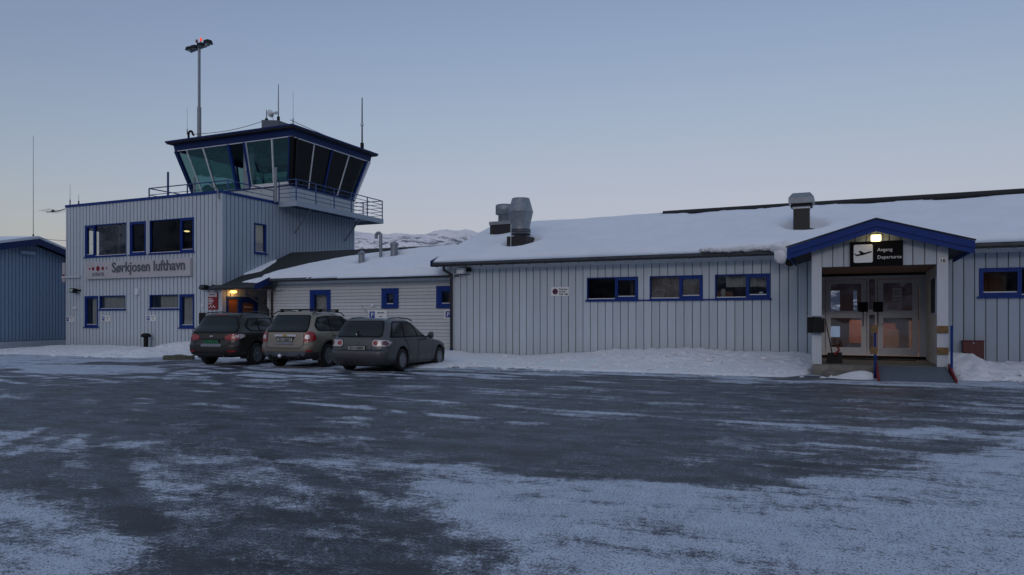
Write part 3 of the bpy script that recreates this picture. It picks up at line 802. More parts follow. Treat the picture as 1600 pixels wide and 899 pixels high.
ch = MB().box(x-hw, x+hw, y, y+2*hw, zb-.2, Zat(1252, 320, y)).build('chimney', 'brown', term)
zt0, zt1, zt2 = Zat(1252, 321, y), Zat(1252, 309, y), Zat(1252, 301.5, y)
m_ = MB().box(x-hw-.02, x+hw+.02, y-.02, y+2*hw+.02, zt0-.10, zt0-.04)
m_.box(x-hw-.1, x-hw-.07, y-.1, y+2*hw+.1, zt0-.0, zt1).build('cap_collar', 'white', ch)
a0, a1, b0, b1 = x-hw-.14, x+hw+.14, y-.14, y+2*hw+.14
m_ = MB().box(a0, a1, b0, b1, zt0+.06, zt1)
m_.hexa([(a0, b0, zt1), (a1, b0, zt1), (a1, b1, zt1), (a0, b1, zt1), (a0+.12, b0+.12, zt2), (a1-.12, b0+.12, zt2), (a1-.12, b1-.12, zt2), (a0+.12, b1-.12, zt2)])
m_.build('chimney_cap', 'zinc', ch)
MB().box(a0+.06, a1-.06, b0+.06, b1-.06, zt0-.04, zt0+.06).build('cap_grille', 'black', ch)

# ================================================================== ENTRANCE PORCH
YF = 20.45; FZ = .29                 # front plane and floor height of the porch
porch = thing('entrance_porch', 'entrance porch with blue gabled front and pale boards over recessed glass doors', 'porch', ((PX0+PX1)/2, YF, 0))
FP = Frame((0, YF, 0), (1, 0, 0), (0, -1, 0))
HZ = 2.78; GX = .67; ROOFPK = 3.86; GL, GR = -1.36, 2.72; GE = 3.24
sl_ = (ROOFPK-GE)/((GR-GL)/2)
topf = lambda u: ROOFPK-.12-abs(u-GX)*sl_
# posts
for a, b in ((PX0, PX0+.23), (PX1-.23, PX1)):
    MB().fbox(FP, a, b, .30, topf(a if a < 0 else b)-.05, -.13, .03).build('post', 'trim', porch)
MB().fbox(FP, PX0+.02, PX0+.2, 0, .295, -.12, .01).build('post_footing', 'concrete', porch)
MB().fbox(FP, PX1-.2, PX1-.02, 0, .295, -.12, .01).build('post_footing', 'concrete', porch)
boards(porch, FP, PX0+.235, PX1-.235, HZ, 4, .262, [], 'board', top=topf, gap=.022)
bk = MB(); bk.prism([FP.p(PX0+.1, HZ+.01, -.02), FP.p(PX1-.1, HZ+.01, -.02), FP.p(PX1-.1, topf(PX1)-.03, -.02), FP.p(GX, ROOFPK-.14, -.02), FP.p(PX0+.1, topf(PX0)-.03, -.02)], (0, .1, 0)); bk.build('gable_backing', 'backing', porch)
boards(porch, Frame((PX0, YF+.13, 0), (0, 1, 0), (-1, 0, 0)), .0, YM-YF-.14, .3, 3.2, .262, [], 'board', single=False, name='side_wall')
boards(porch, Frame((PX1, YF+.13, 0), (0, 1, 0), (1, 0, 0)), .0, YM-YF-.14, .3, 3.2, .262, [], 'board', single=False, name='side_wall')
YD = 24.2                            # plane of the doors
ZC = 2.80
MB().box(PX0, PX0+.10, YF+.13, YM+.18, FZ, ZC+.1).build('inner_wall', 'trim', porch)
# right inner wall with a notice case / small window
MB().box(PX1-.12, PX1, YF+.13, YM+.18, FZ, ZC+.1).build('inner_wall', 'trim', porch)
boards(porch, Frame((PX1-.12, YF+.13, 0), (0, 1, 0), (-1, 0, 0)), 0, YD-YF-.15, FZ, ZC, .262, [], 'innerwall', single=False, name='inner_wall_board')
MB().box(PX0+.1, PX1-.12, YF+.0, YM+.18, ZC, ZC+.06).build('ceiling', 'pinewall', porch)
MB().box(PX0+.23, PX1-.23, YF-.02, YF+.10, HZ-.0, HZ+.009).build('header_strip', 'felt', porch)
wy0, wy1 = YF+.75, YF+1.9
nw = MB(); nw.box(PX1-.19, PX1-.15, wy0, wy1, 1.55, 2.55); nw_ = nw.build('side_window', 'alu', porch)
MB().box(PX1-.195, PX1-.1905, wy0+.06, wy1-.06, 1.61, 2.49).build('pane', 'glass_dark', nw_)
# roof of the porch
rf = MB()
for sgn, ex in ((-1, GL), (1, GR)):
    rf.prism([(GX, YF-.33, ROOFPK), (ex, YF-.33, GE), (ex, YF-.33, GE-.09), (GX, YF-.33, ROOFPK-.09)], (0, YM+1.4-YF, 0))
prf = rf.build('roof', 'felt', porch)
for sgn, ex in ((-1, GL-.02), (1, GR+.02)):
    for k, (h0, h1, yy, mt) in enumerate(((.02, -.135, -.375, 'blue'), (-.11, -.26, -.352, 'blue'))):
        e2 = ex; z_e = GE if k == 0 else GE
        MB().prism([(GX, YF+yy, ROOFPK+h0+.02), (e2, YF+yy, GE+h0+.02), (e2, YF+yy, GE+h1), (GX, YF+yy, ROOFPK+h1)], (0, .022, 0)).build('barge_board', mt, prf)
    MB().prism([(GX, YF-.40, ROOFPK+.075), (ex+.02*sgn, YF-.40, GE+.075), (ex+.02*sgn, YF-.40, GE+.045), (GX, YF-.40, ROOFPK+.045)], (0, .10, 0)).build('verge_trim', 'felt', prf)
    MB().box(min(ex, ex-.02*sgn), max(ex, ex-.02*sgn), YF-.35, YM-.6, GE-.2, GE-.02).build('fascia_board', 'blue', prf)
def porch_snow(X, Y):
    zr = ROOFPK+.01-np.abs(X-GX)*sl_; th = .055+.07*fbm(X*1.3, Y*.8, 44)
    return zr+th*sstep(GL, GL+.15, X)*(1-sstep(GR-.15, GR, X))*np.sqrt(np.clip((Y-(YF-.30))/.25, 0, 1))
snow_sheet('porch_roof_snow', 'thin snow on the gabled roof over the departures door', np.arange(GL, GR+.01, .08), np.arange(YF-.33, 26.0, .09), porch_snow, lambda X, Y: ROOFPK+.005-np.abs(X-GX)*sl_, 'snow')
# floor, step and ramp
RX0, RX1 = onZ(1372, 592)[0], PX1+.0
d = MB().box(PX0+.02, PX1-.02, YF-.02, YD+.3, .0, FZ).build('floor', 'deck', porch)
MB().box(PX0+.28, GX-.02, YF-.30, YF-.022, .0, .15).build('step', 'concrete', porch)
MB().box(PX0+.35, PX1-.45, YD-.95, YD-.14, FZ, FZ+.02).build('door_mat', 'mat', porch)
ry1 = YF-.02; ry0 = onZ(1430, 598)[1]
MB().hexa([(GX+.04, ry0, .005), (RX1, ry0, .005), (RX1-.05, ry1, .002), (GX+.03, ry1, .002), (GX+.04, ry0, .03), (RX1, ry0, .03), (RX1-.05, ry1, FZ), (GX+.03, ry1, FZ)]).build('ramp', 'rampmat', porch)
for xx in (GX+.0, RX1+.0):
    MB().hexa([(xx, ry0-.05, .0), (xx+.04, ry0-.05, .0), (xx+.04, ry1, .0), (xx, ry1, .0), (xx, ry0-.05, .10), (xx+.04, ry0-.05, .10), (xx+.04, ry1, FZ+.09), (xx, ry1, FZ+.09)]).build('ramp_edge', 'red', porch)
# ramp handrails: blue tube posts with ochre boards
for xx, y0_, bx in ((GX-.02, YF-.38, 1), (PX1+.035, YF-.38, 0)):
    hr = MB().tube([(xx, y0_, 0.0), (xx, y0_, 1.30)], .028, 8).build('handrail_post', 'blue', porch)
    for z0_ in (.60, 1.12):
        if bx: MB().box(xx-.10, xx-.033, y0_-.06, y0_+.35, z0_, z0_+.17).box(xx-.10, xx+.04, y0_-.065, y0_-.032, z0_, z0_+.17).build('rail_board', 'ochre', hr)
        else: MB().box(PX1-.24, PX1+.004, YF-.075, YF-.032, z0_, z0_+.17).build('rail_board', 'ochre', hr)
# doors
FD = Frame((0, YD, 0), (1, 0, 0), (0, -1, 0))
def dx(px): return onY(px, 450, YD)[0]
def dz(py, px=1360): return onY(px, py, YD)[1]
dL, dR = dx(1289), dx(1436)
bot, topz = FZ+.08, 2.73
MB().fbox(FD, PX0+.1, PX1-.12, FZ+.001, FZ+.079, -.10, .10).build('threshold', 'mat', porch)
MB().fbox(FD, PX0+.1, PX1-.12, topz+.001, ZC-.001, -.05, .03).build('door_head', 'felt', porch)
fr = MB(); fr.fbox(FD, PX0+.1, dL, bot, topz, -.05, .05); fr.fbox(FD, dR, PX1-.12, bot, topz, -.05, .05)
fr.fbox(FD, dL, dR, topz-.10, topz, -.05, .05)
mid0, mid1 = dx(1355), dx(1367)
fr.fbox(FD, mid0, mid0+.05, bot, topz-.1, -.05, .05); fr.fbox(FD, mid1-.0, mid1+.06, bot, topz-.1, -.05, .05)
fr.fbox(FD, mid0+.05, mid1, bot, bot+.12, -.05, .04); fr.fbox(FD, mid0+.05, mid1, dz(492), dz(484), -.05, .04)
dfr = fr.build('door_frame', 'alu', porch)
MB().fbox(FD, mid0+.05, mid1, bot+.12, topz-.1, -.01, 0).build('side_light', 'glass', dfr)
for k, (a, b) in enumerate(((dL+.02, mid0-.02), (mid1+.08, dR-.03))):
    s = MB(); sw = .14
    zmid0, zmid1 = dz(497), dz(486)
    s.fbox(FD, a, a+sw, bot+.015, topz-.115, -.03, .03); s.fbox(FD, b-sw, b, bot+.015, topz-.115, -.03, .03)
    s.fbox(FD, a+sw, b-sw, bot+.015, bot+.24, -.03, .03); s.fbox(FD, a+sw, b-sw, topz-.22, topz-.115, -.03, .03)
    s.fbox(FD, a+sw, b-sw, zmid0, zmid1, -.03, .03)
    do = s.build('door', 'alu', porch)
    MB().fbox(FD, a+sw, b-sw, bot+.24, zmid0, -.004, .004).build('lower_pane', 'glass', do)
    MB().fbox(FD, a+sw, b-sw, zmid1, topz-.22, -.004, .004).build('upper_pane', 'glass', do)
    hx = b-.12 if k == 0 else a-.03
    MB().fbox(FD, hx-.10+.0, hx+.16, zmid1-.03, zmid1+.26, .035, .06).build('push_plate', 'black', do)
    MB().tube([FD.p(hx+.03, zmid1-.03, .05), FD.p(hx+.03, zmid0-.25, .06)], .014, 6).build('door_handle', 'black', do)
MB().tube([FD.p(dx(1376), dz(506), .06), FD.p(dx(1380), dz(507), .08)], .03, 8).build('lock', 'alu', dfr)
MB().fbox(FD, dx(1434), dx(1440), dz(446), dz(436), .05, .12).build('door_closer', 'alu', dfr)
# lobby behind the doors
lb = MB(); wall_holes(FRW, PX0-1.2, PX1+1.8, FZ, 3.1, RWH, -.30, -.21, lb); lb.box(PX0-1.3, PX0-1.2, YM+.2, 33.4, FZ, 3.1); lb.box(PX1+1.8, PX1+1.9, YM+.2, 33.4, FZ, 3.1)
lb.box(PX0-1.3, PX1+1.9, YM+.19, 33.4, 2.9, 3.0); lb.build('lobby_wall', 'pinewall', term)
MB().box(PX0-1.3, PX1+1.9, YM+.2, 33.4, FZ-.1, FZ-.002).build('lobby_floor', 'roomwall', term)
t = MB()
t.box(.10, .50, 28.4, 28.8, .62, 1.42); t.box(.9, 1.6, 29.4, 29.5, FZ, 1.3); t.build('lobby_shelf', 'orange', term)
MB().box(2.0, 3.6, 28.9, 29.5, FZ, 1.4).box(1.2, 1.6, 27.6, 27.9, FZ, 1.1).build('lobby_counter', 'pinewall', term)
t = MB()
for i in range(3): t.box(-.42+i*.17, -.30+i*.17, 27.6, 27.7, 2.845, 2.875)
t.build('lobby_ceiling_light', 'lampwarm', term)
ll = bpy.data.lights.new('lobby_lamp', 'AREA'); ll.energy = 40; ll.size = 1.2; ll.color = (1, .72, .52)
lo = bpy.data.objects.new('lobby_lamp', ll); COL.objects.link(lo); lo.location = (.9, 27.2, 2.85)
nt_ = thing('paper_notice', 'white paper notice taped inside the right glass door', 'notice', (dx(1402), YD-.01, 1.9))
MB().fbox(FD, dx(1395), dx(1409), dz(470), dz(451), .006, .009).build('sheet', 'paper', nt_)
m_ = MB()
for i, wdt in enumerate((.22, .16, .24, .0, .2)):
    if wdt: m_.fbox(FD, dx(1397), dx(1397)+wdt, dz(455+i*3), dz(454+i*3), .010, .011)
m_.build('print', 'signgrey', nt_)

# departures sign and lamp, number 16
ds = thing('departures_sign', 'black sign reading Avgang Departures with a white aeroplane symbol above the doors', 'sign', (GX+.2, YF-.05, 2.75))
sx0, sz1 = onY(1328, 378, YF-.1); sx1, sz0 = onY(1411, 417, YF-.1)
sz0 = 2.765; sz1 = sz0+.62
MB().fbox(FP, sx0, sx1, sz0, sz1, .034, .12).build('panel', 'signblack', ds)
px0, px1 = sx0+.085*1.0, sx0+.085+.43
q = []; pz0 = sz0+.095; pz1 = pz0+.45; cr = .04
for cx, cz, a0 in ((px1-cr, pz1-cr, 0), (px0+cr, pz1-cr, 90), (px0+cr, pz0+cr, 180), (px1-cr, pz0+cr, 270)):
    for i in range(5): q.append(FP.p(cx+cr*math.cos(R(a0+i*22.5)), cz+cr*math.sin(R(a0+i*22.5)), .12))
MB().prism(q, (0, -.004, 0)).build('symbol_field', 'letterwhite', ds)
pl = [(.02, .52), (.05, .55), (.12, .45), (.36, .49), (.26, .65), (.34, .67), (.56, .54), (.80, .60), (.90, .62), (.965, .60), (.95, .56), (.72, .49), (.50, .42), (.20, .37), (.12, .38)]
MB().prism([FP.p(px0+(px1-px0)*a, pz0+(pz1-pz0)*b, .1245) for a, b in pl], (0, -.004, 0)).build('aeroplane_symbol', 'signblack', ds)
text_mesh('lettering', 'Avgang', .118, FP, px1+.10, sz0+.365, .124, 'letterwhite', ds, squeeze=.98)
text_mesh('lettering', 'Departures', .118, FP, px1+.10, sz0+.18, .124, 'letterwhite', ds, squeeze=.98)
el = thing('entrance_lamp', 'lit yellow lamp on the gable just above the black departures sign', 'lamp', (GX+.03, YF-.1, sz1))
lx0, lz1 = onY(1361, 366, YF-.1); lx1, lz0 = onY(1377, 377, YF-.1); lz1 = sz1+.165; lz0 = sz1-.01
MB().fbox(FP, lx0, lx1, lz0+.005, lz1, .03, .09).build('housing', 'white', el)
MB().fbox(FP, lx0-.005, lx1-.005, lz0+.0, lz1-.01, .09, .17).build('lens', 'lampwarm', el, bevel=.02)
ll = bpy.data.lights.new('entrance_glow', 'POINT'); ll.energy = 1.0; ll.color = (1, .75, .35); ll.shadow_soft_size = .06
lo = bpy.data.objects.new('entrance_glow', ll); COL.objects.link(lo); lo.location = FP.p((lx0+lx1)/2, (lz0+lz1)/2, .26)
hn = thing('house_number', 'white plate with the number 16 on the right porch post', 'sign', (PX1-.12, YF-.04, 2.8))
MB().fbox(FP, PX1-.19, PX1-.04, 2.79, 2.94, .031, .04).build('plate', 'letterwhite', hn, bevel=.003)
text_mesh('numerals', '16', .125, FP, PX1-.115, 2.82, .043, 'signblack', hn, align='CENTER', bold=.002)
# black post boxes fixed round the left porch post
mbx = thing('black_cabinet', 'pair of black metal boxes fixed on either side of the left porch post', 'box', (PX0, YF-.2, 1))
MB().fbox(FP, PX0-.10, PX0+.03, 1.10, 1.50, .035, .15).build('box', 'black', mbx, bevel=.008)
MB().fbox(FP, PX0+.05, PX0+.30, 1.11, 1.47, .035, .24).build('box', 'black', mbx, bevel=.008)
MB().fbox(FP, PX0-.11, PX0+.31, 1.51, 1.54, .0, .25).build('lid', 'zinc', mbx)
# red cabinet on the right wall
rc = thing('red_cabinet', 'dark red metal cabinet on the wall right of the entrance half behind snow', 'cabinet', (2.9, YM-.2, .3))
ra, rz1 = onY(1504, 533, YM-.2); rb, rz0 = onY(1537, 562, YM-.2)
MB().fbox(F, ra, rb, rz0, rz1, .03, .28).build('door', 'darkred', rc, bevel=.01)
MB().fbox(F, ra-.02, rb+.02, rz1, rz1+.02, .028, .30).build('top', 'darkred', rc)
MB().fbox(F, (ra+rb)/2-.02, (ra+rb)/2+.02, rz1-.07, rz1-.03, .281, .30).build('latch', 'zinc', rc)
# snow shovel
sh = thing('snow_shovel', 'black snow shovel with red grip leaning by the left glass door', 'shovel', (PX0+.45, YF+.6, FZ))
bx_, by_ = PX0+.42, YF+.55
MB().tube([(bx_+.05, by_-.05, FZ+.25), (bx_-.12, by_+.25, 1.45)], .015, 6).build('handle', 'black', sh)
MB().prism([(bx_-.10, by_-.12, FZ+.02), (bx_+.30, by_-.14, FZ+.02), (bx_+.28, by_-.05, FZ+.30), (bx_-.06, by_-.03, FZ+.28), ], (0, .05, .0)).build('blade', 'black', sh)
MB().tube([(bx_+.10, by_-.2, FZ+.24), (bx_+.22, by_-.2, FZ+.36), (bx_+.17, by_-.2, FZ+.46)], .03, 6).build('grip', 'red', sh)
# small things on the main facade
sg = thing('no_parking_sign', 'white no parking sign with dark round symbol beside the leftmost terminal window', 'sign', (ux(875), YM-.05, 2.4))
u0, u1, z0, z1 = W(861, 449, 888.5, 462.5, YM-.05)
MB().fbox(F, u0, u1, z0, z1, .034, .042).build('plate', 'letterwhite', sg)
cx, cz, rr_ = u0+.155, (z0+z1)/2, .105
MB().lathe(F.p(cx, cz, .043), [(rr_, 0), (rr_, .003)], 24, axis=(0, -1, 0)).build('red_ring', 'crimson', sg)
MB().lathe(F.p(cx, cz, .0465), [(rr_*.78, 0), (rr_*.78, .002)], 24, axis=(0, -1, 0)).build('blue_disc', simple('sign_dark_blue', (.015, .02, .09), .4, var=0), sg)
MB().bar(F.p(cx-rr_*.55, cz+rr_*.55, .0495), F.p(cx+rr_*.55, cz-rr_*.55, .0495), .02, .002, up=(0, 1, 0)).build('red_bar', 'crimson', sg)
for i, s_ in enumerate(('Parkering', 'forbudt', 'langs vegg')):
    text_mesh('lettering', s_, .082, F, u0+.30, z1-.105-.082*i, .044, 'signblack', sg, depth=.003, bold=.002)
wl = thing('wall_lamp', 'square white lamp box under the eaves at the left end of the terminal', 'lamp', (ux(722), YM-.2, 3.1))
lx, lz = onY(717, 428, YM-.2); MB().fbox(F, lx-.02, lx+.28, lz+.0, lz+.20, .14, .36).build('lamp_housing', 'white', wl, bevel=.01)
MB().fbox(F, lx+.05, lx+.45, lz+.08, lz+.22, .03, .14).build('bracket', 'black', wl)
sp = thing('wall_speaker', 'round black horn loudspeaker on the wall under the left end of the blue gable', 'loudspeaker', (ux(1236), YM-.3, 3))
lx, lz = onY(1235, 409, YM-.3); MB().lathe(F.p(lx, lz, .12), [(.06, 0), (.07, .08), (.14, .22), (.15, .24), (.05, .241), (.04, .18)], 16, axis=(0, -1, 0)).build('horn', 'black', sp)
MB().fbox(F, lx-.03, lx+.03, lz-.05, lz+.05, .028, .12).build('bracket', 'black', sp)
sb = thing('wall_box', 'small grey junction box under the eaves between the second and third terminal windows', 'box', (ux(1095), YM, 3))
lx, lz = onY(1093, 430, YM-.04); MB().fbox(F, lx-.05, lx+.07, lz, lz+.2, .029, .10).build('box', 'board', sb, bevel=.006)
MB().tube([F.p(lx+.05, lz+.2, .05), F.p(lx+.05, ZT-.1, .05)], .008, 5).build('cable', 'trim', sb)

# snow banks
def bank_main(X, Y):
    h = np.interp(X, [-13.4, -12, -9.5, -7.5, -5.5, -3.5, -2.2, -1.2, -.75, -.5], [.02, .05, .15, .32, .44, .42, .38, .40, .34, .08])
    t_ = (YM-Y)
    prof = np.interp(t_, [-.2, 0, .5, 1.5, 2.4, 3.2, 5.2, 6.0], [1, 1, .92, .58, .32, .17, .07, -.12])
    foot = np.interp(t_, [0, 4, 5.0, 6.0], [.05, .05, .035, -.06])
    side = sstep(-.55, -1.0, X)
    h2 = h*prof+foot+lumps(X, Y, .9)*h*1.2*sstep(5.2, 2.0, t_)*sstep(-.1, .5, t_+.25)
    lim = np.interp(X, [-14, -12.5, -1.4, -.9, -.6], [2.2, 4.9, 5.4, 4.1, 1.0])+.5*(fbm(X*.9, Y*0, 50)-.5)
    h2 = h2-sstep(-.5, .35, t_-lim)*.3
    return np.where(X > -.62, -.1, h2)
snow_sheet('snow_bank', 'ploughed snow bank along the terminal wall below its three windows', np.arange(-14.2, -.55, .07), np.arange(18.2, YM+.0, .07), bank_main, flat0)
def bank_right(X, Y):
    t_ = YM-Y
    h = np.interp(X, [2.2, 2.4, 3.0, 3.6, 4.2, 5, 8, 13], [.15, .42, .46, .22, .24, .3, .3, .3])
    prof = np.interp(t_, [-.2, 0, .6, 1.8, 3.0, 4.2, 5.0], [.85, .9, 1, .8, .40, .08, -.2])
    lim = np.interp(X, [2.2, 2.5, 3, 4, 13], [3.9, 4.6, 4.6, 4.0, 4.0])
    return h*prof+lumps(X, Y, 1.3)*h*1.3-sstep(-.4, .3, t_-lim)*.5
snow_sheet('snow_bank', 'lumpy snow heap right of the ramp below the dark red cabinet', np.arange(PX1+.09, 12, .07), np.arange(19.2, YM, .07), bank_right, flat0)
def step_snow(X, Y):
    q = np.exp(-(((X-(GX-.35))/.55)**2+((Y-(YF-.55))/.34)**2)); return .22*q-.03+.05*(fbm(X*4, Y*4, 3)-.5)
snow_sheet('snow_bank', 'small snow wedge between the entrance step and the ramp', np.arange(-1.0, GX-.06, .05), np.arange(YF-1.4, YF-.0, .05), step_snow, flat0)
# ================================================================== ANNEX (between tower block and terminal)
YA = 25.1; AX0, AX1 = -23.2, XL+.3
AE_Y, AE_Z, ASL = 24.6, 3.20, .40
ARY = 28.4; ARZ = AE_Z+(ARY-AE_Y)*ASL
TX0, TX1, TY0, TY1 = -35.0, -24.8, 24.0, 33.5
CX0, CX1, CYE = -25.2, -22.7, 23.75        # canopy part of the roof over the staff door
annex = thing('link_building', 'low white weatherboard link building between tower block and terminal with small blue windows', 'building', ((AX0+AX1)/2, 28, 0))
FA = Frame((0, YA, 0), (1, 0, 0), (0, -1, 0))
def WA(a, b, c, d): 
    p = onY(a, b, YA); q = onY(c, d, YA); return (p[0], q[0], q[1], p[1])
ah = [WA(487, 456, 516, 490), WA(599, 453.5, 622, 479), WA(684.5, 450, 712, 478.5)]
ah[0] = (ah[0][0], ah[0][1], 1.55, ah[0][3]); 
ah = [(a, b, c, d) for a, b, c, d in ah]
wl_ = wall_holes(FA, AX0, AX1, -.1, 3.04, ah, -.16, -.001, MB())
wl_.box(AX0, AX0+.15, YA+.16, 31.5, -.1, 3.04); wl_.box(AX0+.15, AX1, 31.4, 31.5, -.1, 3.04)
wl_.build('wall', 'backing', annex)
lap_boards(annex, FA, AX0+.06, AX1-.3, .10, 2.96, .136, ah, 'board_annex')
MB().fbox(FA, AX0, AX0+.06, .05, 2.96, .0, .05).fbox(FA, AX0, AX1-.3, 2.962, 3.05, .0, .06).build('wall_trim', 'trim', annex)
for i, h in enumerate(ah):
    fr = .17 if i else .13
    o = MB().fbox(FA, h[0]-.05, h[1]+.05, h[3]-.04, h[3]+.07, -.05, .075).fbox(FA, h[0]-.05, h[0]+fr-.05, h[2], h[3]-.04, -.05, .07).fbox(FA, h[1]-fr+.05, h[1]+.05, h[2], h[3]-.04, -.05, .07).fbox(FA, h[0]-.05, h[1]+.05, h[2]-.07, h[2], -.05, .09).build('window', 'blue', annex)
    a, b, lo, hi = h[0]+fr-.05, h[1]-fr+.05, h[2], h[3]-.04
    MB().fbox(FA, a, b, lo, lo+.10, -.06, .055).fbox(FA, a, b, hi-.10, hi, -.06, .055).fbox(FA, a, a+.07, lo+.1, hi-.1, -.06, .053).fbox(FA, b-.07, b, lo+.1, hi-.1, -.06, .053).build('casement', 'blue', o)
    MB().fbox(FA, a+.07, b-.07, lo+.10, hi-.10, -.03, -.022).build('pane', 'glass', o)
    MB().fbox(FA, a+.07, b-.07, lo+.101, lo+.13, -.021, .03).build('weather_strip', 'white', o)
    if i == 0: curtain(FA, a, b, lo, hi, -.2, MB()).build('curtain', 'curtain', o)
    else: MB().fbox(FA, a, a+(b-a)*.65, lo, hi, -.62, -.55).build('blind', 'wood', o)
MB().box(AX0+.2, AX1, 28, 28.1, 0, 3.0).box(AX0+.2, AX1, YA+.2, 31, 2.97, 3.03).build('room_wall', 'roomwall', annex)
rf = MB()
def aroof(Y): return np.where(Y < ARY, AE_Z+(Y-AE_Y)*ASL, ARZ-(Y-ARY)*ASL)
slab(rf, CX1, AX1+.6, AE_Y, AE_Z, ARY, ARZ, .12); slab(rf, TX1+.04, AX1+.6, 2*ARY-AE_Y, AE_Z, ARY, ARZ, .12)
slab(rf, TX1+.04, CX1-.002, CYE, AE_Z+(CYE-AE_Y)*ASL, ARY, ARZ, .12); slab(rf, CX0, TX1+.038, CYE, AE_Z+(CYE-AE_Y)*ASL, TY0-.045, AE_Z+(TY0-.045-AE_Y)*ASL, .12)
arf = rf.build('roof', 'felt', annex)
cez = AE_Z+(CYE-AE_Y)*ASL
t = MB(); t.prism([(CX1+.0, CYE-.02, cez+.05), (CX1, AE_Y+.3, AE_Z+.12+.05), (CX1, AE_Y+.3, AE_Z-.16), (CX1, CYE-.02, cez-.18)], (.03, 0, 0))
t.build('barge_board', 'dblue', arf); t = MB(); t.prism([(CX0-.03, CYE-.02, cez+.03), (CX0-.03, TY0+.0-.0, AE_Z+(TY0-AE_Y)*ASL+.03), (CX0-.03, TY0, AE_Z+(TY0-AE_Y)*ASL-.17), (CX0-.03, CYE-.02, cez-.17)], (.028, 0, 0))
t.build('barge_board', 'dblue', arf)
MB().box(CX0, CX1, CYE-.025, CYE-.002, cez-.12, cez-.0).box(CX1+.03, AX1, AE_Y-.025, AE_Y-.002, AE_Z-.16, AE_Z-.0).build('fascia_board', 'fascia', arf)
t = MB()
for x0_, x1_, y_, z_ in ((CX0, CX1+.03, CYE, cez+.045), (CX1+.1, AX1, AE_Y, AE_Z)):
    n = 8; vs = []
    for i in range(n+1):
        q = math.pi+math.pi*i/n; vs += [(x0_, y_-.09+.06*math.cos(q), z_-.10+.06*math.sin(q)), (x1_, y_-.09+.06*math.cos(q), z_-.10+.06*math.sin(q))]
    t.add(vs, [(2*i, 2*i+1, 2*i+3, 2*i+2) for i in range(n)], 0, True)
t.build('gutter', 'gutter', arf)
MB().box(AX0-.4, AX1, AE_Y, YA-.062, 3.052, 3.07).build('soffit', 'trim', arf)
MB().box(CX0, CX1, CYE, AE_Y+.5, cez-.135, cez-.122).build('canopy_soffit', 'fascia', arf)
for pts in ([(CX1-.35, CYE-.09, cez-.15), (CX1-.35, CYE-.09, cez-.35), (CX1-.25, CYE+.7, cez-.75), (AX0+.10, YA-.12, cez-.98), (AX0+.10, YA-.12, .2)],
            [(CX1+.5, AE_Y-.09, AE_Z-.15), (CX1+.5, AE_Y-.09, AE_Z-.3), (AX0+.30, YA-.10, AE_Z-.52), (AX0+.30, YA-.10, .2)]):
    MB().tube(pts, .05, 8).build('downpipe', 'gutter', annex)
def annex_snow(X, Y):
    th = .15+.12*(fbm(X*.5, Y*.5, 22)-.4)+.03*fbm(X*3, Y*3, 23)
    d = Y-(AE_Y+.0+.10*(fbm(X*1.3, X*0, 24)-.5)-.10*sstep(-20, -18.5, X))
    th = th*np.sqrt(np.clip(d/.16, 0, 1))
    # snow boundary climbs to the right, bare felt above it on the left
    lim = np.interp(X, [-24, -23.3, -22.6, -21.5, -20.0, -17, -14], [24.0, 24.75, 25.5, 26.3, 27.1, 27.85, 28.05])+.12*(fbm(X*2, X*0, 25)-.5)
    th = th*sstep(lim+.12, lim-.25, Y)-(Y > lim+.1)*.1
    low = (X < CX1+.03) & (Y < CYE+1.15); th = np.where(X < CX1-.35-(AE_Y+.5-Y)*.3, -1, th)
    # a torn patch with felt peeping through
    p = np.exp(-(((X+17.3)/.8)**2+((Y-26.9)/.22)**2))+np.exp(-(((X+15.0)/.7)**2+((Y-24.95)/.16)**2))
    th = th-.22*sstep(.45, .7, p*(0.6+.8*fbm(X*4, Y*5, 26)))
    for hx, hy in AH: th *= sstep(.12, .38, np.hypot(X-hx, Y-hy))*1.0
    return aroof(Y)+th
a1_ = onroof(565, 411, AE_Y, AE_Z+.1, ASL); a2_ = onroof(595, 402, AE_Y, AE_Z+.1, ASL); a3_ = onroof(616, 400, AE_Y, AE_Z+.1, ASL)
AH = [(a1_.x, a1_.y), (a2_.x, a2_.y), (a3_.x, a3_.y)]
snow_sheet('roof_snow', 'snow sheet on the link building roof with bare black felt above it', np.arange(CX0, AX1+.55, .08), np.arange(AE_Y-.16, ARY+.2, .08), annex_snow, lambda X, Y: aroof(Y), 'snow')
def canopy_snow(X, Y):
    p = onroof(415, 415, AE_Y, AE_Z, ASL); 
    c = [onroof(*q, AE_Y, AE_Z+.03, ASL) for q in ((366, 431), (395, 421), (412, 412), (432, 405), (430, 409), (408, 423), (385, 428))]
    sd = sd_poly(X+.1*(fbm(X*3, Y*3, 4)-.5), Y+.1*(fbm(X*3, Y*3, 5)-.5), [(v.x, v.y) for v in c])
    c2 = [onroof(*q, AE_Y, AE_Z+.03, ASL) for q in ((378, 440), (402, 434), (425, 430), (445, 426), (452, 436), (428, 435), (400, 441))]
    sd2 = sd_poly(X, Y, [(v.x, v.y) for v in c2]); sd = np.minimum(sd, np.where(X < CX1, sd2, 9))
    return aroof(Y)+.05*sstep(.06, -.12, sd)-.004
snow_sheet('roof_snow', 'narrow strips of snow on the black canopy roof over the staff door', np.arange(CX0+.02, CX1+.0, .05), np.arange(CYE+.02, ARY-.2, .05), canopy_snow, lambda X, Y: aroof(Y), 'snow')
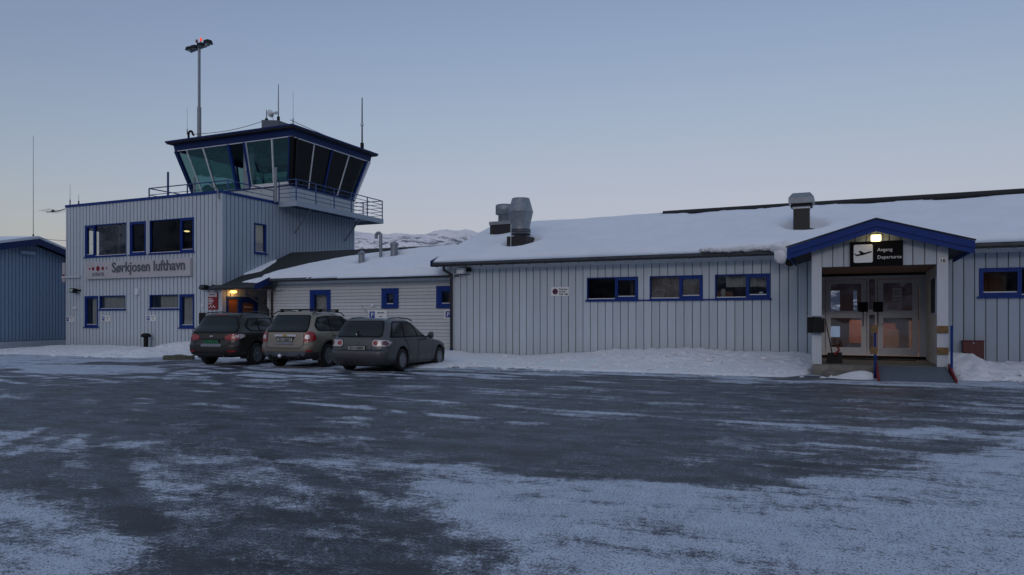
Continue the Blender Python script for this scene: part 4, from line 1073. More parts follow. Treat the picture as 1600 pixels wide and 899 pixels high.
# roof pipes of the annex
x, y = a1_.x, a1_.y; zb = float(aroof(y)); zt = Zat(565, 396, y)
v = MB().tube([(x, y, zb-.1), (x, y, zt)], .13, 16).build('roof_vent', 'zinc', annex)
MB().lathe((x, y, zt-.02), [(.19, 0), (.17, .03), (.02, .15)], 16).build('vent_cap', 'zinc', v)
x, y = a2_.x, a2_.y; zb = float(aroof(y)); zt = Zat(595, 364, y)
pts = [(x, y, zb-.1), (x, y, zt-.12)]+[(x-.12+.12*math.cos(q), y, zt-.12+.12*math.sin(q)) for q in [math.pi*i/8 for i in range(1, 9)]]+[(x-.24, y, zt-.24)]
MB().tube(pts, .07, 14).build('gooseneck_pipe', 'galv', annex)
x, y = a3_.x, a3_.y; zb = float(aroof(y)); zt = Zat(616, 383, y)
v = MB().tube([(x, y, zb-.1), (x, y, zt)], .16, 16).build('roof_vent', 'zinc', annex)
MB().lathe((x, y, zt-.01), [(.20, 0), (.20, .05), (.14, .12), (.02, .16)], 16).build('vent_cap', 'zinc', v)

# ================================================================== TOWER BLOCK
TZ = 6.98
block = thing('tower_block', 'two storey pale board block with blue parapet carrying the control cab', 'building', ((TX0+TX1)/2, (TY0+TY1)/2, 0))
FT = Frame((0, TY0, 0), (1, 0, 0), (0, -1, 0))
FS = Frame((TX1, 0, 0), (0, 1, 0), (1, 0, 0))
FW = Frame((TX0, 0, 0), (0, 1, 0), (-1, 0, 0))
def WT(a, b, c, d):
    p = onY(a, b, TY0); q = onY(c, d, TY0); return (p[0], q[0], q[1], p[1])
def tu(px): return onY(px, 450, TY0)[0]
def mean_z(*pp): return sum(onY(x, y, TY0)[1] for x, y in pp)/len(pp)
uz0 = mean_z((134, 401), (204, 399), (303, 394)); uz1 = mean_z((134, 352.5), (235, 345), (303, 342.5))
lz0_ = mean_z((134, 512), (303, 511)); lz1_ = mean_z((134, 464), (303, 460)); mz0 = mean_z((160, 484.5), (240, 482.5))
th = [(tu(134), tu(198), uz0, uz1), (tu(204), tu(229), uz0, uz1), (tu(235), tu(304), uz0, uz1),
      (tu(133.5), tu(154.5), lz0_, lz1_), (tu(156.5), tu(197), mz0, lz1_), (tu(235), tu(279.5), mz0, lz1_), (tu(281.5), tu(304.5), lz0_, lz1_)]
sy0, sz1_ = onX(397, 349, TX1); sy1, sz0_ = onX(415, 397, TX1)
sh_ = [(sy0, sy1, sz0_, sz1_), (24.25, 26.15, -.2, 2.46)]
wh = [(24.6, 25.75, uz0+.1, uz1)]
wl_ = wall_holes(FT, TX0, TX1, -.1, TZ-.05, th, -.18, -.001, MB())
wall_holes(FS, TY0+.18, TY1, -.1, TZ-.05, sh_, -.18, -.001, wl_)
wall_holes(FW, TY0+.18, TY1, -.1, TZ-.05, wh, -.18, -.001, wl_)
wl_.box(TX0+.18, TX1-.18, TY1-.18, TY1, -.1, TZ-.05); wl_.build('wall', 'backing', block)
MB().box(TX0+.18, TX1-.18, TY0+.18, TY1-.18, 3.3, 3.5).box(TX0+.18, TX1-.18, TY0+.18, TY1-.18, TZ-.3, TZ-.05).box(TX0+.2, TX1-.2, TY0+4.2, TY0+4.3, 3.5, TZ-.3).box(TX0+.2, TX1-.2, TY0+3.2, TY0+3.3, 0, 3.3).build('floor_slab', 'roomwall', block)
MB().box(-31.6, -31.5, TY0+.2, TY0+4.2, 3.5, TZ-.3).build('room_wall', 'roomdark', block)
pit = .236
boards(block, FT, TX0+.05, TX1-.05, .05, TZ-.02, pit, th, 'board', single=False, gap=.045, thick=.035, name='front_cladding')
boards(block, FS, TY0, TY1, .05, TZ-.02, pit, sh_, 'board_blue', single=False, gap=.045, thick=.035, name='side_cladding')  # bluer, darker than the front boards: side shade put into the colour
boards(block, FW, TY0, TY1, .05, TZ-.02, pit, wh, 'board_blue', single=False, gap=.045, thick=.035, name='west_cladding')
MB().fbox(FT, TX1-.05, TX1+.036, .05, TZ-.02, -.02, .04).fbox(FT, TX0-.036, TX0+.05, .05, TZ-.02, -.02, .04).build('corner_board', 'trim', block)
MB().box(TX0-.07, TX1+.07, TY0-.07, TY0-.0, TZ-.03, TZ+.09).box(TX1+.0, TX1+.07, TY0, TY1, TZ-.03, TZ+.088).box(TX0-.07, TX0, TY0, TY1, TZ-.03, TZ+.088).build('parapet_trim', 'blue', block)
MB().box(TX0-.0, TX1, TY0, TY1, TZ-.04, TZ+.03).build('flat_roof', 'felt', block)
def mid(a, b, k): return a+(b-a)*k
b1 = tu(148)
window(block, FT, *th[0], [(th[0][0], b1, True), (b1, th[0][1], False)], glass='glass')
window(block, FT, *th[1], [(th[1][0], th[1][1], True)], glass='glass_dark')
b2 = tu(283); window(block, FT, *th[2], [(th[2][0], b2, False), (b2, th[2][1], True)], glass='glass_dark')
window(block, FT, *th[3], [(th[3][0], th[3][1], True)], cur=[(th[3][0]+.3, th[3][1], 'curtain', None)])
window(block, FT, *th[4], [(th[4][0], th[4][1], False)], cur=[(th[4][0]+.1, th[4][1]-.1, 'curtain', None)])
window(block, FT, *th[5], [(th[5][0], th[5][1], False)], cur=[(th[5][0]+.55, th[5][1]-.05, 'curtain', None)])
window(block, FT, *th[6], [(th[6][0], th[6][1], True)], cur=[(th[6][0]+.1, th[6][1]-.05, 'curtain', None)])
window(block, FS, *sh_[0], [(sh_[0][0], sh_[0][1], False)], fw=.09); MB().fbox(FS, sy0+.05, sy1-.05, sz0_+.02, sz1_-.05, -.14, -.10).build('blind', 'curtain', block)
window(block, FW, *wh[0], [(wh[0][0], wh[0][1], False)])
q = onY(292, 363, TY0+1.2); MB().lathe((q[0], TY0+1.2, q[1]), [(.02, 0), (.12, .03), (.13, .05), (.08, .07)], 14).build('pendant_lamp', 'lampwarm', block)
MB().tube([(q[0], TY0+1.2, q[1]+.1), (q[0], TY0+1.2, TZ-.3)], .01, 5).build('lamp_cord', 'black', block)
# staff door on the side wall under the canopy
d0, d1 = 24.28, 26.1
fr = MB().fbox(FS, d0, d1, 2.36, 2.46, -.08, .05).fbox(FS, d0, d0+.07, .1, 2.36, -.08, .05).fbox(FS, d1-.08, d1, .1, 2.36, -.08, .05).fbox(FS, 24.92, 25.06, .1, 2.36, -.08, .05)
do = fr.build('staff_door', 'blue', block)
MB().fbox(FS, d0+.07, 24.92, .1, 2.36, -.05, -.01).build('door_leaf', 'wood', do)
MB().fbox(FS, 25.06, d1-.08, .1, 2.36, -.06, -.02).build('door_leaf', 'wood', do)
MB().fbox(FS, 25.06, 25.2, .1, 2.36, -.019, .02).fbox(FS, d1-.2, d1-.08, .1, 2.36, -.019, .02).fbox(FS, 25.2, d1-.2, 2.2, 2.36, -.019, .02).build('door_frame', 'blue', do)
MB().fbox(FS, 25.3, 25.8, 1.98, 2.02, .0, .01).build('notice_strip', 'letterwhite', do)
cl = thing('canopy_lamp', 'lit orange lamp under the dark canopy over the staff door', 'lamp', (TX1+.2, 24.7, 2.6))
lx, lz = TX1+.22, 2.78
MB().lathe((lx, 24.45, 2.60), [(.06, 0), (.14, .03), (.15, .08), (.1, .11)], 16).build('lens', 'lamporange', cl)
MB().bar((lx, 24.45, 2.715), (TX1+.03, 24.45, 2.715), .04).build('bracket', 'black', cl)
ll = bpy.data.lights.new('canopy_glow', 'POINT'); ll.energy = 5; ll.color = (1, .45, .10); ll.shadow_soft_size = .08
lo = bpy.data.objects.new('canopy_glow', ll); COL.objects.link(lo); lo.location = (lx+.06, 24.55, 2.55)

# ------------------------------------------------------------------ control cab on the block
B0, B1, C0, C1 = -31.3, TX1, 28.35, TY1        # cab plan at floor
ZB, ZH, DD = 8.05, 10.22, .60                  # sill, window head, outward lean
cab = thing('control_cab', 'glazed air traffic control cab with outward leaning windows and blue roof edge on the block', 'control tower', ((B0+B1)/2, (C0+C1)/2, TZ))
MB().box(B0+.05, B1-.05, C0+.05, C1-.05, TZ, ZB-.04).build('base_wall', 'backing', cab)
FC = Frame((0, C0, 0), (1, 0, 0), (0, -1, 0)); FR = Frame((B1, 0, 0), (0, 1, 0), (1, 0, 0))
FL = Frame((B0, 0, 0), (0, 1, 0), (-1, 0, 0)); FB = Frame((0, C1, 0), (1, 0, 0), (0, 1, 0))
for FF, a, b in ((FC, B0, B1), (FR, C0, C1), (FL, C0, C1), (FB, B0, B1)):
    n = 7 if FF in (FC, FB) else 5
    for i in range(n):
        ua, ub = mid(a, b, i/n)+.012, mid(a, b, (i+1)/n)-.012
        if FF is FC and 1.9 < i < 4.2 and False: continue
        MB().fbox(FF, ua, ub, TZ+.05, ZB-.06, -.04, .0).build('wall_panel', 'board', cab)
MB().box(B0-.05, B1+.05, C0-.05, C1+.05, ZB-.055, ZB).build('sill', 'blue', cab)
# leaning geometry: bottom rect at ZB, top rect at ZH
def lean(FF, u, k, n=0.0, a=None, b=None):
    """point on the leaning face; u runs a..b, k 0..1 upward"""
    t = (u-a)/(b-a); uu = (a-DD*k)+t*((b-a)+2*DD*k); return FF.p(uu, ZB+(ZH-ZB)*k, DD*k+n)
def pane(FF, a, b, u0, u1, name, m, par, k0=.02, k1=.98, n=-.03):
    P = [lean(FF, u0, k0, n, a, b), lean(FF, u1, k0, n, a, b), lean(FF, u1, k1, n, a, b), lean(FF, u0, k1, n, a, b)]
    nn = FF.n*.012; return MB().prism(P, nn).build(name, m, par)
def mull(FF, a, b, u, name, m, par, wd=.07, n=.0, k0=0, k1=1): return MB().bar(lean(FF, u, k0, n, a, b), lean(FF, u, k1, n, a, b), wd, wd*1.1, up=FF.n).build(name, m, par)
# front: panes A B | door bay | C D
fb = [B0+.10, mid(B0, B1, .30)-.0, mid(B0, B1, .40), mid(B0, B1, .44)]
W_ = B1-B0
cutA, cutB, bay0, bay1, cutD = B0+.12, B0+.30*W_, B0+.47*W_, B0+.665*W_, B1-.10
def fu(px_t, px_b):  # param on the face from a top pixel
    x = onY(px_t, 225, C0-DD)[0]; t = (x-(B0-DD))/(W_+2*DD); return B0+t*W_
uA0, uAB, uB1 = fu(291, 0), fu(317, 0), fu(354.5, 0)
uC0, uCD, uD1 = fu(384, 0), fu(425, 0), fu(452, 0)
for a_, b_, mm in ((uA0, uAB, 'glass_cab'), (uAB, uB1, 'glass_cab'), (uC0, uCD, 'glass_cab'), (uCD, uD1, 'glass_cab')): pane(FC, B0, B1, a_, b_, 'window_pane', mm, cab)
for u, mm, wd in ((B0+.04, 'dblue', .16), (uA0, 'alu', .04), (uAB, 'alu', .06), (uB1+.08, 'blue', .13), (uC0-.07, 'blue', .13), (uC0, 'alu', .05), (uCD, 'alu', .07), (uD1+.02, 'blue', .08)):
    mull(FC, B0, B1, u, 'mullion', mm, cab, wd)
MB().bar(lean(FC, B1+.0, 0, -.02, B0, B1), lean(FC, B1, 1, -.02, B0, B1), .20, .20).build('corner_post', 'black', cab)
MB().bar(lean(FC, B0+.0, 0, -.02, B0, B1), lean(FC, B0, 1, -.02, B0, B1), .18, .18).build('corner_post', 'dblue', cab)
# door bay: upright recessed wall with glazed door
bu0, bu1 = uB1+.14, uC0-.14
MB().fbox(FC, bu0, bu1, ZB-.9, ZH+.0, -.40, -.32).build('bay_wall', 'board_blue', cab)
dr_ = MB().fbox(FC, bu0+.62, bu1+.1, TZ+.1, ZB+1.25, -.31, -.27).build('cab_door', 'trim', cab)
MB().fbox(FC, bu0+.72, bu1+.02, ZB-.3, ZB+1.15, -.268, -.26).build('pane', 'glass_cab', dr_)
MB().fbox(FC, bu0+.22, bu0+.32, ZB+1.0, ZB+1.85, -.31, -.22).build('lamp_tube', 'white', cab)
MB().fbox(FC, uC0-.05, B1, ZB-.02, ZB+.14, -.02, .08).build('sill_rail', 'white', cab)
# right face: four panes
def ru(px_t):
    y = onX(px_t, 230, B1+DD)[0]; t = (y-(C0-DD))/((C1-C0)+2*DD); return C0+t*(C1-C0)
r_ = [ru(463), ru(491), ru(519), ru(545.5), ru(573)]
for a_, b_ in zip(r_, r_[1:]): pane(FR, C0, C1, a_, b_, 'window_pane', 'glass_tint', cab)
for u, mm, wd in zip(r_, ('black', 'alu', 'blue', 'alu', 'blue'), (.12, .05, .08, .05, .10)): mull(FR, C0, C1, u, 'mullion', mm, cab, wd)
MB().bar(lean(FR, C1, 0, -.02, C0, C1), lean(FR, C1, 1, -.02, C0, C1), .16, .16).build('corner_post', 'alu', cab)
for FF, a, b, N in ((FL, C0, C1, 3), (FB, B0, B1, 4)):
    for i in range(N):
        pane(FF, a, b, mid(a, b, i/N)+.04, mid(a, b, (i+1)/N)-.04, 'window_pane', 'glass_cab', cab)
        mull(FF, a, b, mid(a, b, i/N), 'mullion', 'blue', cab, .08)
for FF, a, b in ((FC, B0, B1), (FR, C0, C1), (FL, C0, C1), (FB, B0, B1)):
    MB().bar(lean(FF, a, 1, -.01, a, b), lean(FF, b, 1, -.01, a, b), .05, .08, up=FF.n).build('head_rail', 'alu', cab)
# interior: dark floor, console, drawn blinds
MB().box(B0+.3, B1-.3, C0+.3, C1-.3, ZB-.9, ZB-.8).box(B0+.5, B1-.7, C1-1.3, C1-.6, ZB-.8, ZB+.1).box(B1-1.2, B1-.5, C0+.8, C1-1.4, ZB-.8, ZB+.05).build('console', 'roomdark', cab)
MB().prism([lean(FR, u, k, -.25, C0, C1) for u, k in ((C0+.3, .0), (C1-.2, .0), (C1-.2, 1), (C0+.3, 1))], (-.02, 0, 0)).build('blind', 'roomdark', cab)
# fascia band and roof
Z0, Z1 = ZH+.01, 10.56
def ring(z, d): return [(B0-d, C0-d, z), (B1+d, C0-d, z), (B1+d, C1+d, z), (B0-d, C1+d, z)]
t = MB(); a = ring(Z0, DD+.03); b = ring(Z1, DD+.08); a2 = ring(Z0, DD-.1); b2 = ring(Z1, DD-.1)
t.add(a+b+a2+b2, [(i, (i+1) % 4, 4+(i+1) % 4, 4+i) for i in range(4)]+[(8+i, 12+i, 12+(i+1) % 4, 8+(i+1) % 4) for i in range(4)]+[(i, 8+i, 8+(i+1) % 4, (i+1) % 4) for i in range(4)]+[(4+i, 4+(i+1) % 4, 12+(i+1) % 4, 12+i) for i in range(4)])
t.build('fascia_band', 'dblue', cab)
MB().box(B0-DD, B1+DD, C0-DD, C1+DD, Z1-.02, Z1-.001).build('ceiling', 'roomwall', cab)
t = MB(); D2 = .93
a = ring(Z1, D2-.02); b = ring(Z1+.13, D2+.0); c = ring(11.35, -1.9)
t.add(a+b+c, [(0, 3, 2, 1)]+[(i, (i+1) % 4, 4+(i+1) % 4, 4+i) for i in range(4)]+[(4+i, 4+(i+1) % 4, 8+(i+1) % 4, 8+i) for i in range(4)]+[(8, 9, 10, 11)])
crf = t.build('roof', 'felt', cab)
t = MB(); a = ring(Z1+.03, D2+.0); b = ring(Z1+.10, D2+.03)
t = MB().box(B0-D2-.03, B1+D2+.03, C0-D2-.03, C0-D2-.002, Z1+.06, Z1+.145).box(B1+D2+.002, B1+D2+.03, C0-D2-.002, C1+D2, Z1+.06, Z1+.144)
t.build('drip_edge', 'dblue', crf)
kx, ky = (B0+B1)/2, (C0+C1)/2
q0 = onY(417, 190, ky); q1 = onY(443, 190, ky)
MB().hexa([(q0[0], ky-.4, 11.2), (q1[0], ky-.4, 11.2), (q1[0], ky+.4, 11.2), (q0[0], ky+.4, 11.2), (q0[0], ky-.4, Zat(413, 191, ky)), (q1[0], ky-.4, Zat(440, 190, ky)-.05), (q1[0], ky+.4, Zat(440, 190, ky)-.05), (q0[0], ky+.4, Zat(413, 191, ky))]).build('roof_hatch', 'hatch', crf)
# balcony round the cab with railing
BX, BY0, BY1, BZ = -23.7, 27.5, 34.6, 7.05
bal = thing('cab_balcony', 'steel balcony with blue railing hung on the side of the block below the cab windows', 'balcony', (BX-.5, 31, BZ))
MB().box(TX1+.04, BX, BY0, BY1, BZ-.07, BZ-.02).box(B0, TX1+.04, TY1+.04, BY1, BZ-.07, BZ-.02).build('deck', 'galv', bal)
MB().box(BX, BX+.05, BY0-.05, BY1+.05, BZ-.24, BZ+.02).box(TX1+.05, BX, BY0-.05, BY0, BZ-.24, BZ+.02).box(B0, BX, BY1, BY1+.05, BZ-.24, BZ+.02).build('edge_beam', 'board_blue', bal)
for y_, in ((28.6,), (32.6,)):
    MB().bar((BX-.05, y_, BZ-.20), (TX1+.06, y_, BZ-1.35), .06).build('brace', 'galv', bal)
def railing(par, pts, z0, h, nr, step, m='railblue', name='railing'):
    for a, b in zip(pts, pts[1:]):
        a, b = Vector(a), Vector(b); L = (b-a).length; n = max(1, round(L/step)); up = Vector((0, 0, 1))
        for i in range(n+1):
            if i == n and b != Vector(pts[-1]): continue
            p = a.lerp(b, i/n); MB().bar(p+up*z0, p+up*(z0+h), .045, .045, up=(1, 0, 0)).build('rail_post', m, par)
        for k in range(nr):
            zz = z0+h*(k+1)/nr; MB().tube([a+up*zz, b+up*zz], .026 if k == nr-1 else .016, 6).build('rail', m, par)
railing(bal, [(TX1+.06, BY0, 0), (BX, BY0, 0), (BX, BY1, 0), (TX1-1.5, BY1, 0)], BZ, 1.03, 5, 1.42)
# guard rail on the flat roof of the block
gr_ = thing('roof_railing', 'low blue pipe railing along the front edge of the flat roof left of the cab', 'railing', (-29, TY0+.4, TZ+.09))
gx0 = onY(233, 300, TY0+.6)[0]
railing(gr_, [(gx0, TY0+2.5, 0), (gx0, TY0+.6, 0), (TX1-.25, TY0+.6, 0), (TX1-.25, BY0, 0)], TZ+.03, .62, 2, 2.3)
# posts and conduits in front of the cab
for px, py0, py1, yy, rr_, nm, lb_ in ((262.5, 269, 303, TY0+1.2, .05, 'roof_post', 'short dark post standing on the flat roof at the left end of its railing'),
                                 (303.5, 277, 300, TY0+2.6, .05, 'roof_post', 'short grey post on the flat roof below the left corner of the cab'),
                                 (430.5, 262, 312, 27.2, .07, 'roof_post', 'grey upright pipe in front of the cab where the balcony railing begins')):
    x_, zt_ = onY(px, py0, yy); th_ = thing(nm, lb_, 'post', (x_, yy, TZ)); MB().tube([(x_, yy, TZ+.02), (x_, yy, zt_)], rr_, 8).build('pole', 'railblue' if px < 300 else 'galv', th_)
cb = thing('conduit', 'grey conduit bending over the blue roof edge at the block corner', 'pipe', (TX1, TY0-.1, 6.9))
q0 = onY(328, 289, TY0+1.5); MB().tube([(q0[0], TY0+1.5, q0[1]), (TX1-.15, TY0-.1, TZ+.12), (TX1-.02, TY0-.12, TZ-.3)], .035, 6).build('tube', 'galv', cb)
# ------------------------------------------------------------------ mast with floodlights and beacons
my, mx = 28.4, onY(311.3, 205, 28.4)[0]
mast = thing('light_mast', 'tall steel mast on the cab roof carrying floodlights and two red beacons', 'mast', (mx, my, 10.7))
zt_ = onY(311, 72, my)[1]; zmid = onY(311, 168, my)[1]
MB().tube([(mx, my, 10.6), (mx, my, zmid)], .105, 12).tube([(mx, my, zmid), (mx, my, zt_)], .072, 12).build('pole', 'galv', mast)
za = zt_-.12
MB().bar((mx-.62, my-.0, za-.12), (mx+.72, my, za+.06), .07).build('cross_bar', 'galv', mast)
for dx_, dz_, rot in ((-.62, -.02, -.3), (-.28, -.0, .2), (.18, .06, .1), (.66, .14, .4)):
    fl = MB(); w_ = .17
    fl.hexa([(mx+dx_-w_, my-.22, za+dz_-.03), (mx+dx_+w_, my-.22, za+dz_-.03), (mx+dx_+w_, my+.16, za+dz_-.03), (mx+dx_-w_, my+.16, za+dz_-.03),
             (mx+dx_-w_*.8, my-.18, za+dz_+.15), (mx+dx_+w_*.8, my-.18, za+dz_+.15), (mx+dx_+w_*.6, my+.12, za+dz_+.19), (mx+dx_-w_*.6, my+.12, za+dz_+.19)])
    fo = fl.build('floodlight', 'black', mast)
    MB().box(mx+dx_-w_*.85, mx+dx_+w_*.85, my-.2, my+.14, za+dz_-.04, za+dz_-.031).build('lens', 'lens', fo)
t = MB().tube([(mx, my, zt_), (mx, my, zt_+.12)], .03, 6).tube([(mx-.18, my, zt_+.2), (mx-.12, my, zt_+.12), (mx+.06, my, zt_+.12), (mx+.12, my, zt_+.24)], .02, 6); t.build('beacon_bracket', 'galv', mast)
for dx_, dz_, m_ in ((-.18, .2, 'redoff'), (.12, .24, 'redlit')):
    MB().lathe((mx+dx_, my, zt_+dz_), [(.045, 0), (.065, .04), (.06, .11), (.03, .16)], 12).build('beacon', m_, mast)
def whip(px, py0, py1, Y, rr_, label, name='whip_antenna', m='galv', knobs=()):
    x_, z1_ = onY(px, py0, Y); z0_ = onY(px, py1, Y)[1]
    o = thing(name, label, 'antenna', (x_, Y, z0_)); MB().tube([(x_, Y, z0_), (x_, Y, z1_)], [rr_, rr_*.6], 6).build('rod', m, o)
    MB().tube([(x_, Y, z0_-.15), (x_, Y, z0_+.15)], rr_*2.2, 8).build('antenna_base', 'black', o)
    for k in knobs: MB().tube([(x_, Y, z0_+k), (x_, Y, z0_+k+.12)], rr_*2.0, 8).build('collar', 'white', o)
    return o
whip(292.5, 168, 206, 28.2, .010, 'thin whip antenna at the left end of the cab roof')
whip(435, 132, 187, ky, .035, 'upright rod antenna behind the white dish on the cab roof', 'rod_antenna')
whip(458, 142, 190, 27.6, .010, 'thin whip antenna at the near corner of the cab roof')
whip(565.8, 153, 228, 33.6, .045, 'thick dark rod antenna at the right end of the cab roof', 'rod_antenna', 'gutter', (1.1,))
whip(109.5, 288, 317, TY0+.5, .012, 'thin whip antenna at the left corner of the flat roof, the taller of two')
whip(123, 304, 319, TY0+.15, .014, 'short whip antenna near the left corner of the flat roof')
whip(416.5, 172, 190, ky, .04, 'short post beside the white dish on the cab roof', 'antenna_stub', 'galv')
# dish horn
hx, hz = onY(424, 177, ky-.1); dh = thing('dish_antenna', 'small white dish antenna on the middle of the cab roof', 'antenna', (hx+.2, ky, hz-.4))
MB().lathe((hx, ky-.1, hz), [(.02, .10), (.10, .06), (.20, -.06), (.21, -.07), (.10, .03), (.02, .06)], 20, axis=(.9, -.25, .1)).build('dish', 'white', dh)
MB().tube([(hx+.08, ky-.1, hz), (hx+.42, ky-.16, hz-.05)], [.05, .09], 10).build('feed_housing', 'white', dh)
MB().tube([(hx+.05, ky-.1, hz-.12), (hx+.12, ky-.1, hz-.3), (hx+.05, ky, hz-.5)], .012, 5).build('cable', 'black', dh)
# gooseneck and wires on the cab roof
gx, gz = onY(296, 211, 28.0); go = thing('cable_gooseneck', 'black bent cable entry pipe at the left end of the cab roof', 'pipe', (gx, 28, gz))
MB().tube([(gx-.06, 28, 10.6)]+[(gx+.08-.14*math.cos(q), 28, gz+.05+.14*math.sin(q)) for q in [math.pi*i/8 for i in range(9)]]+[(gx+.30, 28, gz-.05)], .055, 8).build('tube', 'black', go)
wr = thing('roof_cable', 'black cable sagging along the front edge of the cab roof', 'cable', (kx, C0-.5, 10.8))
p0 = onY(302, 210, 28.0); p1 = onY(413, 189, ky)
pts = [Vector((p0[0], 28.0, p0[1])).lerp(Vector((p1[0], ky, p1[1])), i/14)-Vector((0, 0, .16*math.sin(math.pi*i/14))) for i in range(15)]; MB().tube(pts, .014, 5).build('wire', 'black', wr)
wr = thing('roof_cable', 'black cable running from the near corner to the right end of the cab roof', 'cable', (B1, ky, 10.8))
p0 = Vector((B1+.5, C0-.6, 11.02)); p1 = Vector((B1+.7, C1+.6, 10.8)); MB().tube([p0.lerp(p1, i/10)-Vector((0, 0, .1*math.sin(math.pi*i/10))) for i in range(11)], .014, 5).build('wire', 'black', wr)
# yagi at the left corner of the block
ya = thing('yagi_antenna', 'small aerial on an arm sticking out left from the top corner of the block', 'antenna', (TX0-.5, TY0+.1, 6.5))
p0 = Vector((TX0, TY0+.1, onY(102, 325, TY0)[1])); q = onY(70, 333, TY0); p1 = Vector((q[0], TY0+.1, q[1]+.05))
MB().tube([p0, p0.lerp(p1, .55)+Vector((0, 0, -.05)), p1], .02, 6).build('arm', 'black', ya)
pm = p0.lerp(p1, .72); MB().box(pm.x-.05, pm.x+.05, pm.y-.04, pm.y+.04, pm.z-.05, pm.z+.05).build('feed_box', 'black', ya)
t = MB()
for k in (.55, .68, .82, .95): 
    c = p0.lerp(p1, k); t.bar(c+Vector((-.18, -.35, .05)), c+Vector((.18, .35, -.03)), .012)
t.build('element', 'black', ya)
# ------------------------------------------------------------------ signs and small things on the block front
sg = thing('airport_name_sign', 'long off-white box sign with dark letters Sørkjosen lufthavn and a row of red dots', 'sign', ((tu(134)+tu(298))/2, TY0-.15, 4))
sx0_, sx1_ = onY(134, 420, TY0-.16)[0], onY(298, 420, TY0-.16)[0]
z0_ = (onY(134, 437, TY0-.16)[1]+onY(298, 431, TY0-.16)[1])/2; z1_ = (onY(134, 409.5, TY0-.16)[1]+onY(298, 405, TY0-.16)[1])/2
MB().fbox(FT, sx0_, sx1_, z0_, z1_, .04, .20).build('box', 'signwhite', sg, bevel=.012)
LW = sx1_-sx0_; LH = z1_-z0_
def sgx(px): return onY(px, 420, TY0-.20)[0]
for px, rr_ in ((139.5, .055), (145, .10), (152.5, .145), (160, .10), (166, .055)):
    MB().lathe(FT.p(sgx(px)+.03, z0_+LH*.62, .20), [(rr_*.82, 0), (rr_*.82, .012)], 20, axis=(0, -1, 0)).build('dot', 'crimson', sg)
text_mesh('small_lettering', 'AVINOR', .25, FT, sgx(152.5)+.03, z0_+LH*.16, .204, 'signgrey', sg, align='CENTER', squeeze=.92, bold=.004)
o = text_mesh('lettering', 'Sørkjosen lufthavn', .66, FT, 0, 0, 0, 'signgrey', sg, depth=.02, squeeze=1.0, bold=.012)
wd = max(v.co.x for v in o.data.vertices)-min(v.co.x for v in o.data.vertices); bpy.data.objects.remove(o)
tw = sgx(289)-sgx(175)
text_mesh('lettering', 'Sørkjosen lufthavn', .66, FT, sgx(175), z0_+LH*.36, .212, 'signgrey', sg, depth=.02, squeeze=tw/wd, bold=.012)
def psign(px, py, label, F_, Y, flip=False, text=True, s=1.0):
    x_, z_ = onY(px, py, Y-.05); o = thing('parking_sign', label, 'sign', (x_, Y-.05, z_))
    w_ = .62*s if text else .22*s
    MB().fbox(F_, x_, x_+w_, z_-.14*s, z_+.14*s, .045, .053).build('plate', 'letterwhite', o)
    MB().fbox(F_, x_+.04*s, x_+.22*s if text else x_+w_-.03, z_-.10*s, z_+.10*s, .0535, .056).build('symbol_field', 'pblue', o)
    text_mesh('letter', 'P', .19*s, F_, x_+.085*s, z_-.065*s, .058, 'letterwhite', o, depth=.003, bold=.002)
    if text:
        t = MB(); t.fbox(F_, x_+.30*s, x_+.54*s, z_+.045*s, z_+.075*s, .0535, .055); t.fbox(F_, x_+.36*s, x_+.48*s, z_-.055*s, z_-.03*s, .0535, .055)
        t.build('print', 'signgrey', o)
psign(103, 499, 'parking sign plate on the block at its far left corner', FT, TY0)
psign(158.5, 498, 'parking sign plate below the left pair of block windows', FT, TY0)
psign(228.5, 497.5, 'parking sign plate to the left of the tall right hand window of the block', FT, TY0)
psign(575.5, 492.5, 'white parking sign plate with blue P behind the roof of the estate car', FA, YA, s=1.45)
psign(694.5, 491.5, 'small square blue parking sign beside the black downpipe', FA, YA, text=False, s=1.25)
rs_ = thing('red_notice_board', 'red notice board with white print right of the tall block window', 'sign', (tu(333), TY0-.05, 2.5))
ra_, rz1_ = onY(326.5, 457.5, TY0-.05); rb_, rz0_ = onY(341, 484, TY0-.05)
MB().fbox(FT, ra_, rb_, rz0_, rz1_, .045, .10).build('board', 'crimson', rs_)
MB().fbox(FT, ra_+.01, rb_-.03, rz1_-.19, rz1_-.01, .1005, .106).build('header', 'signwhite', rs_)
t = MB()
for i, (zz, ww) in enumerate(((.26, .22), (.33, .30), (.40, .26), (.48, .2))): t.fbox(FT, ra_+.03, ra_+.03+ww, rz1_-zz-.03, rz1_-zz, .1005, .104)
for i in range(5): t.fbox(FT, ra_+.05+i*.08, ra_+.10+i*.08, rz0_+.08+.05*(i % 2), rz0_+.13+.06*(i % 2), .1005, .104)
t.build('print', 'letterwhite', rs_)
t = MB().fbox(FT, ra_+.06, rb_-.1, rz1_-.12, rz1_-.07, .1065, .108); t.build('header_print', 'signgrey', rs_)
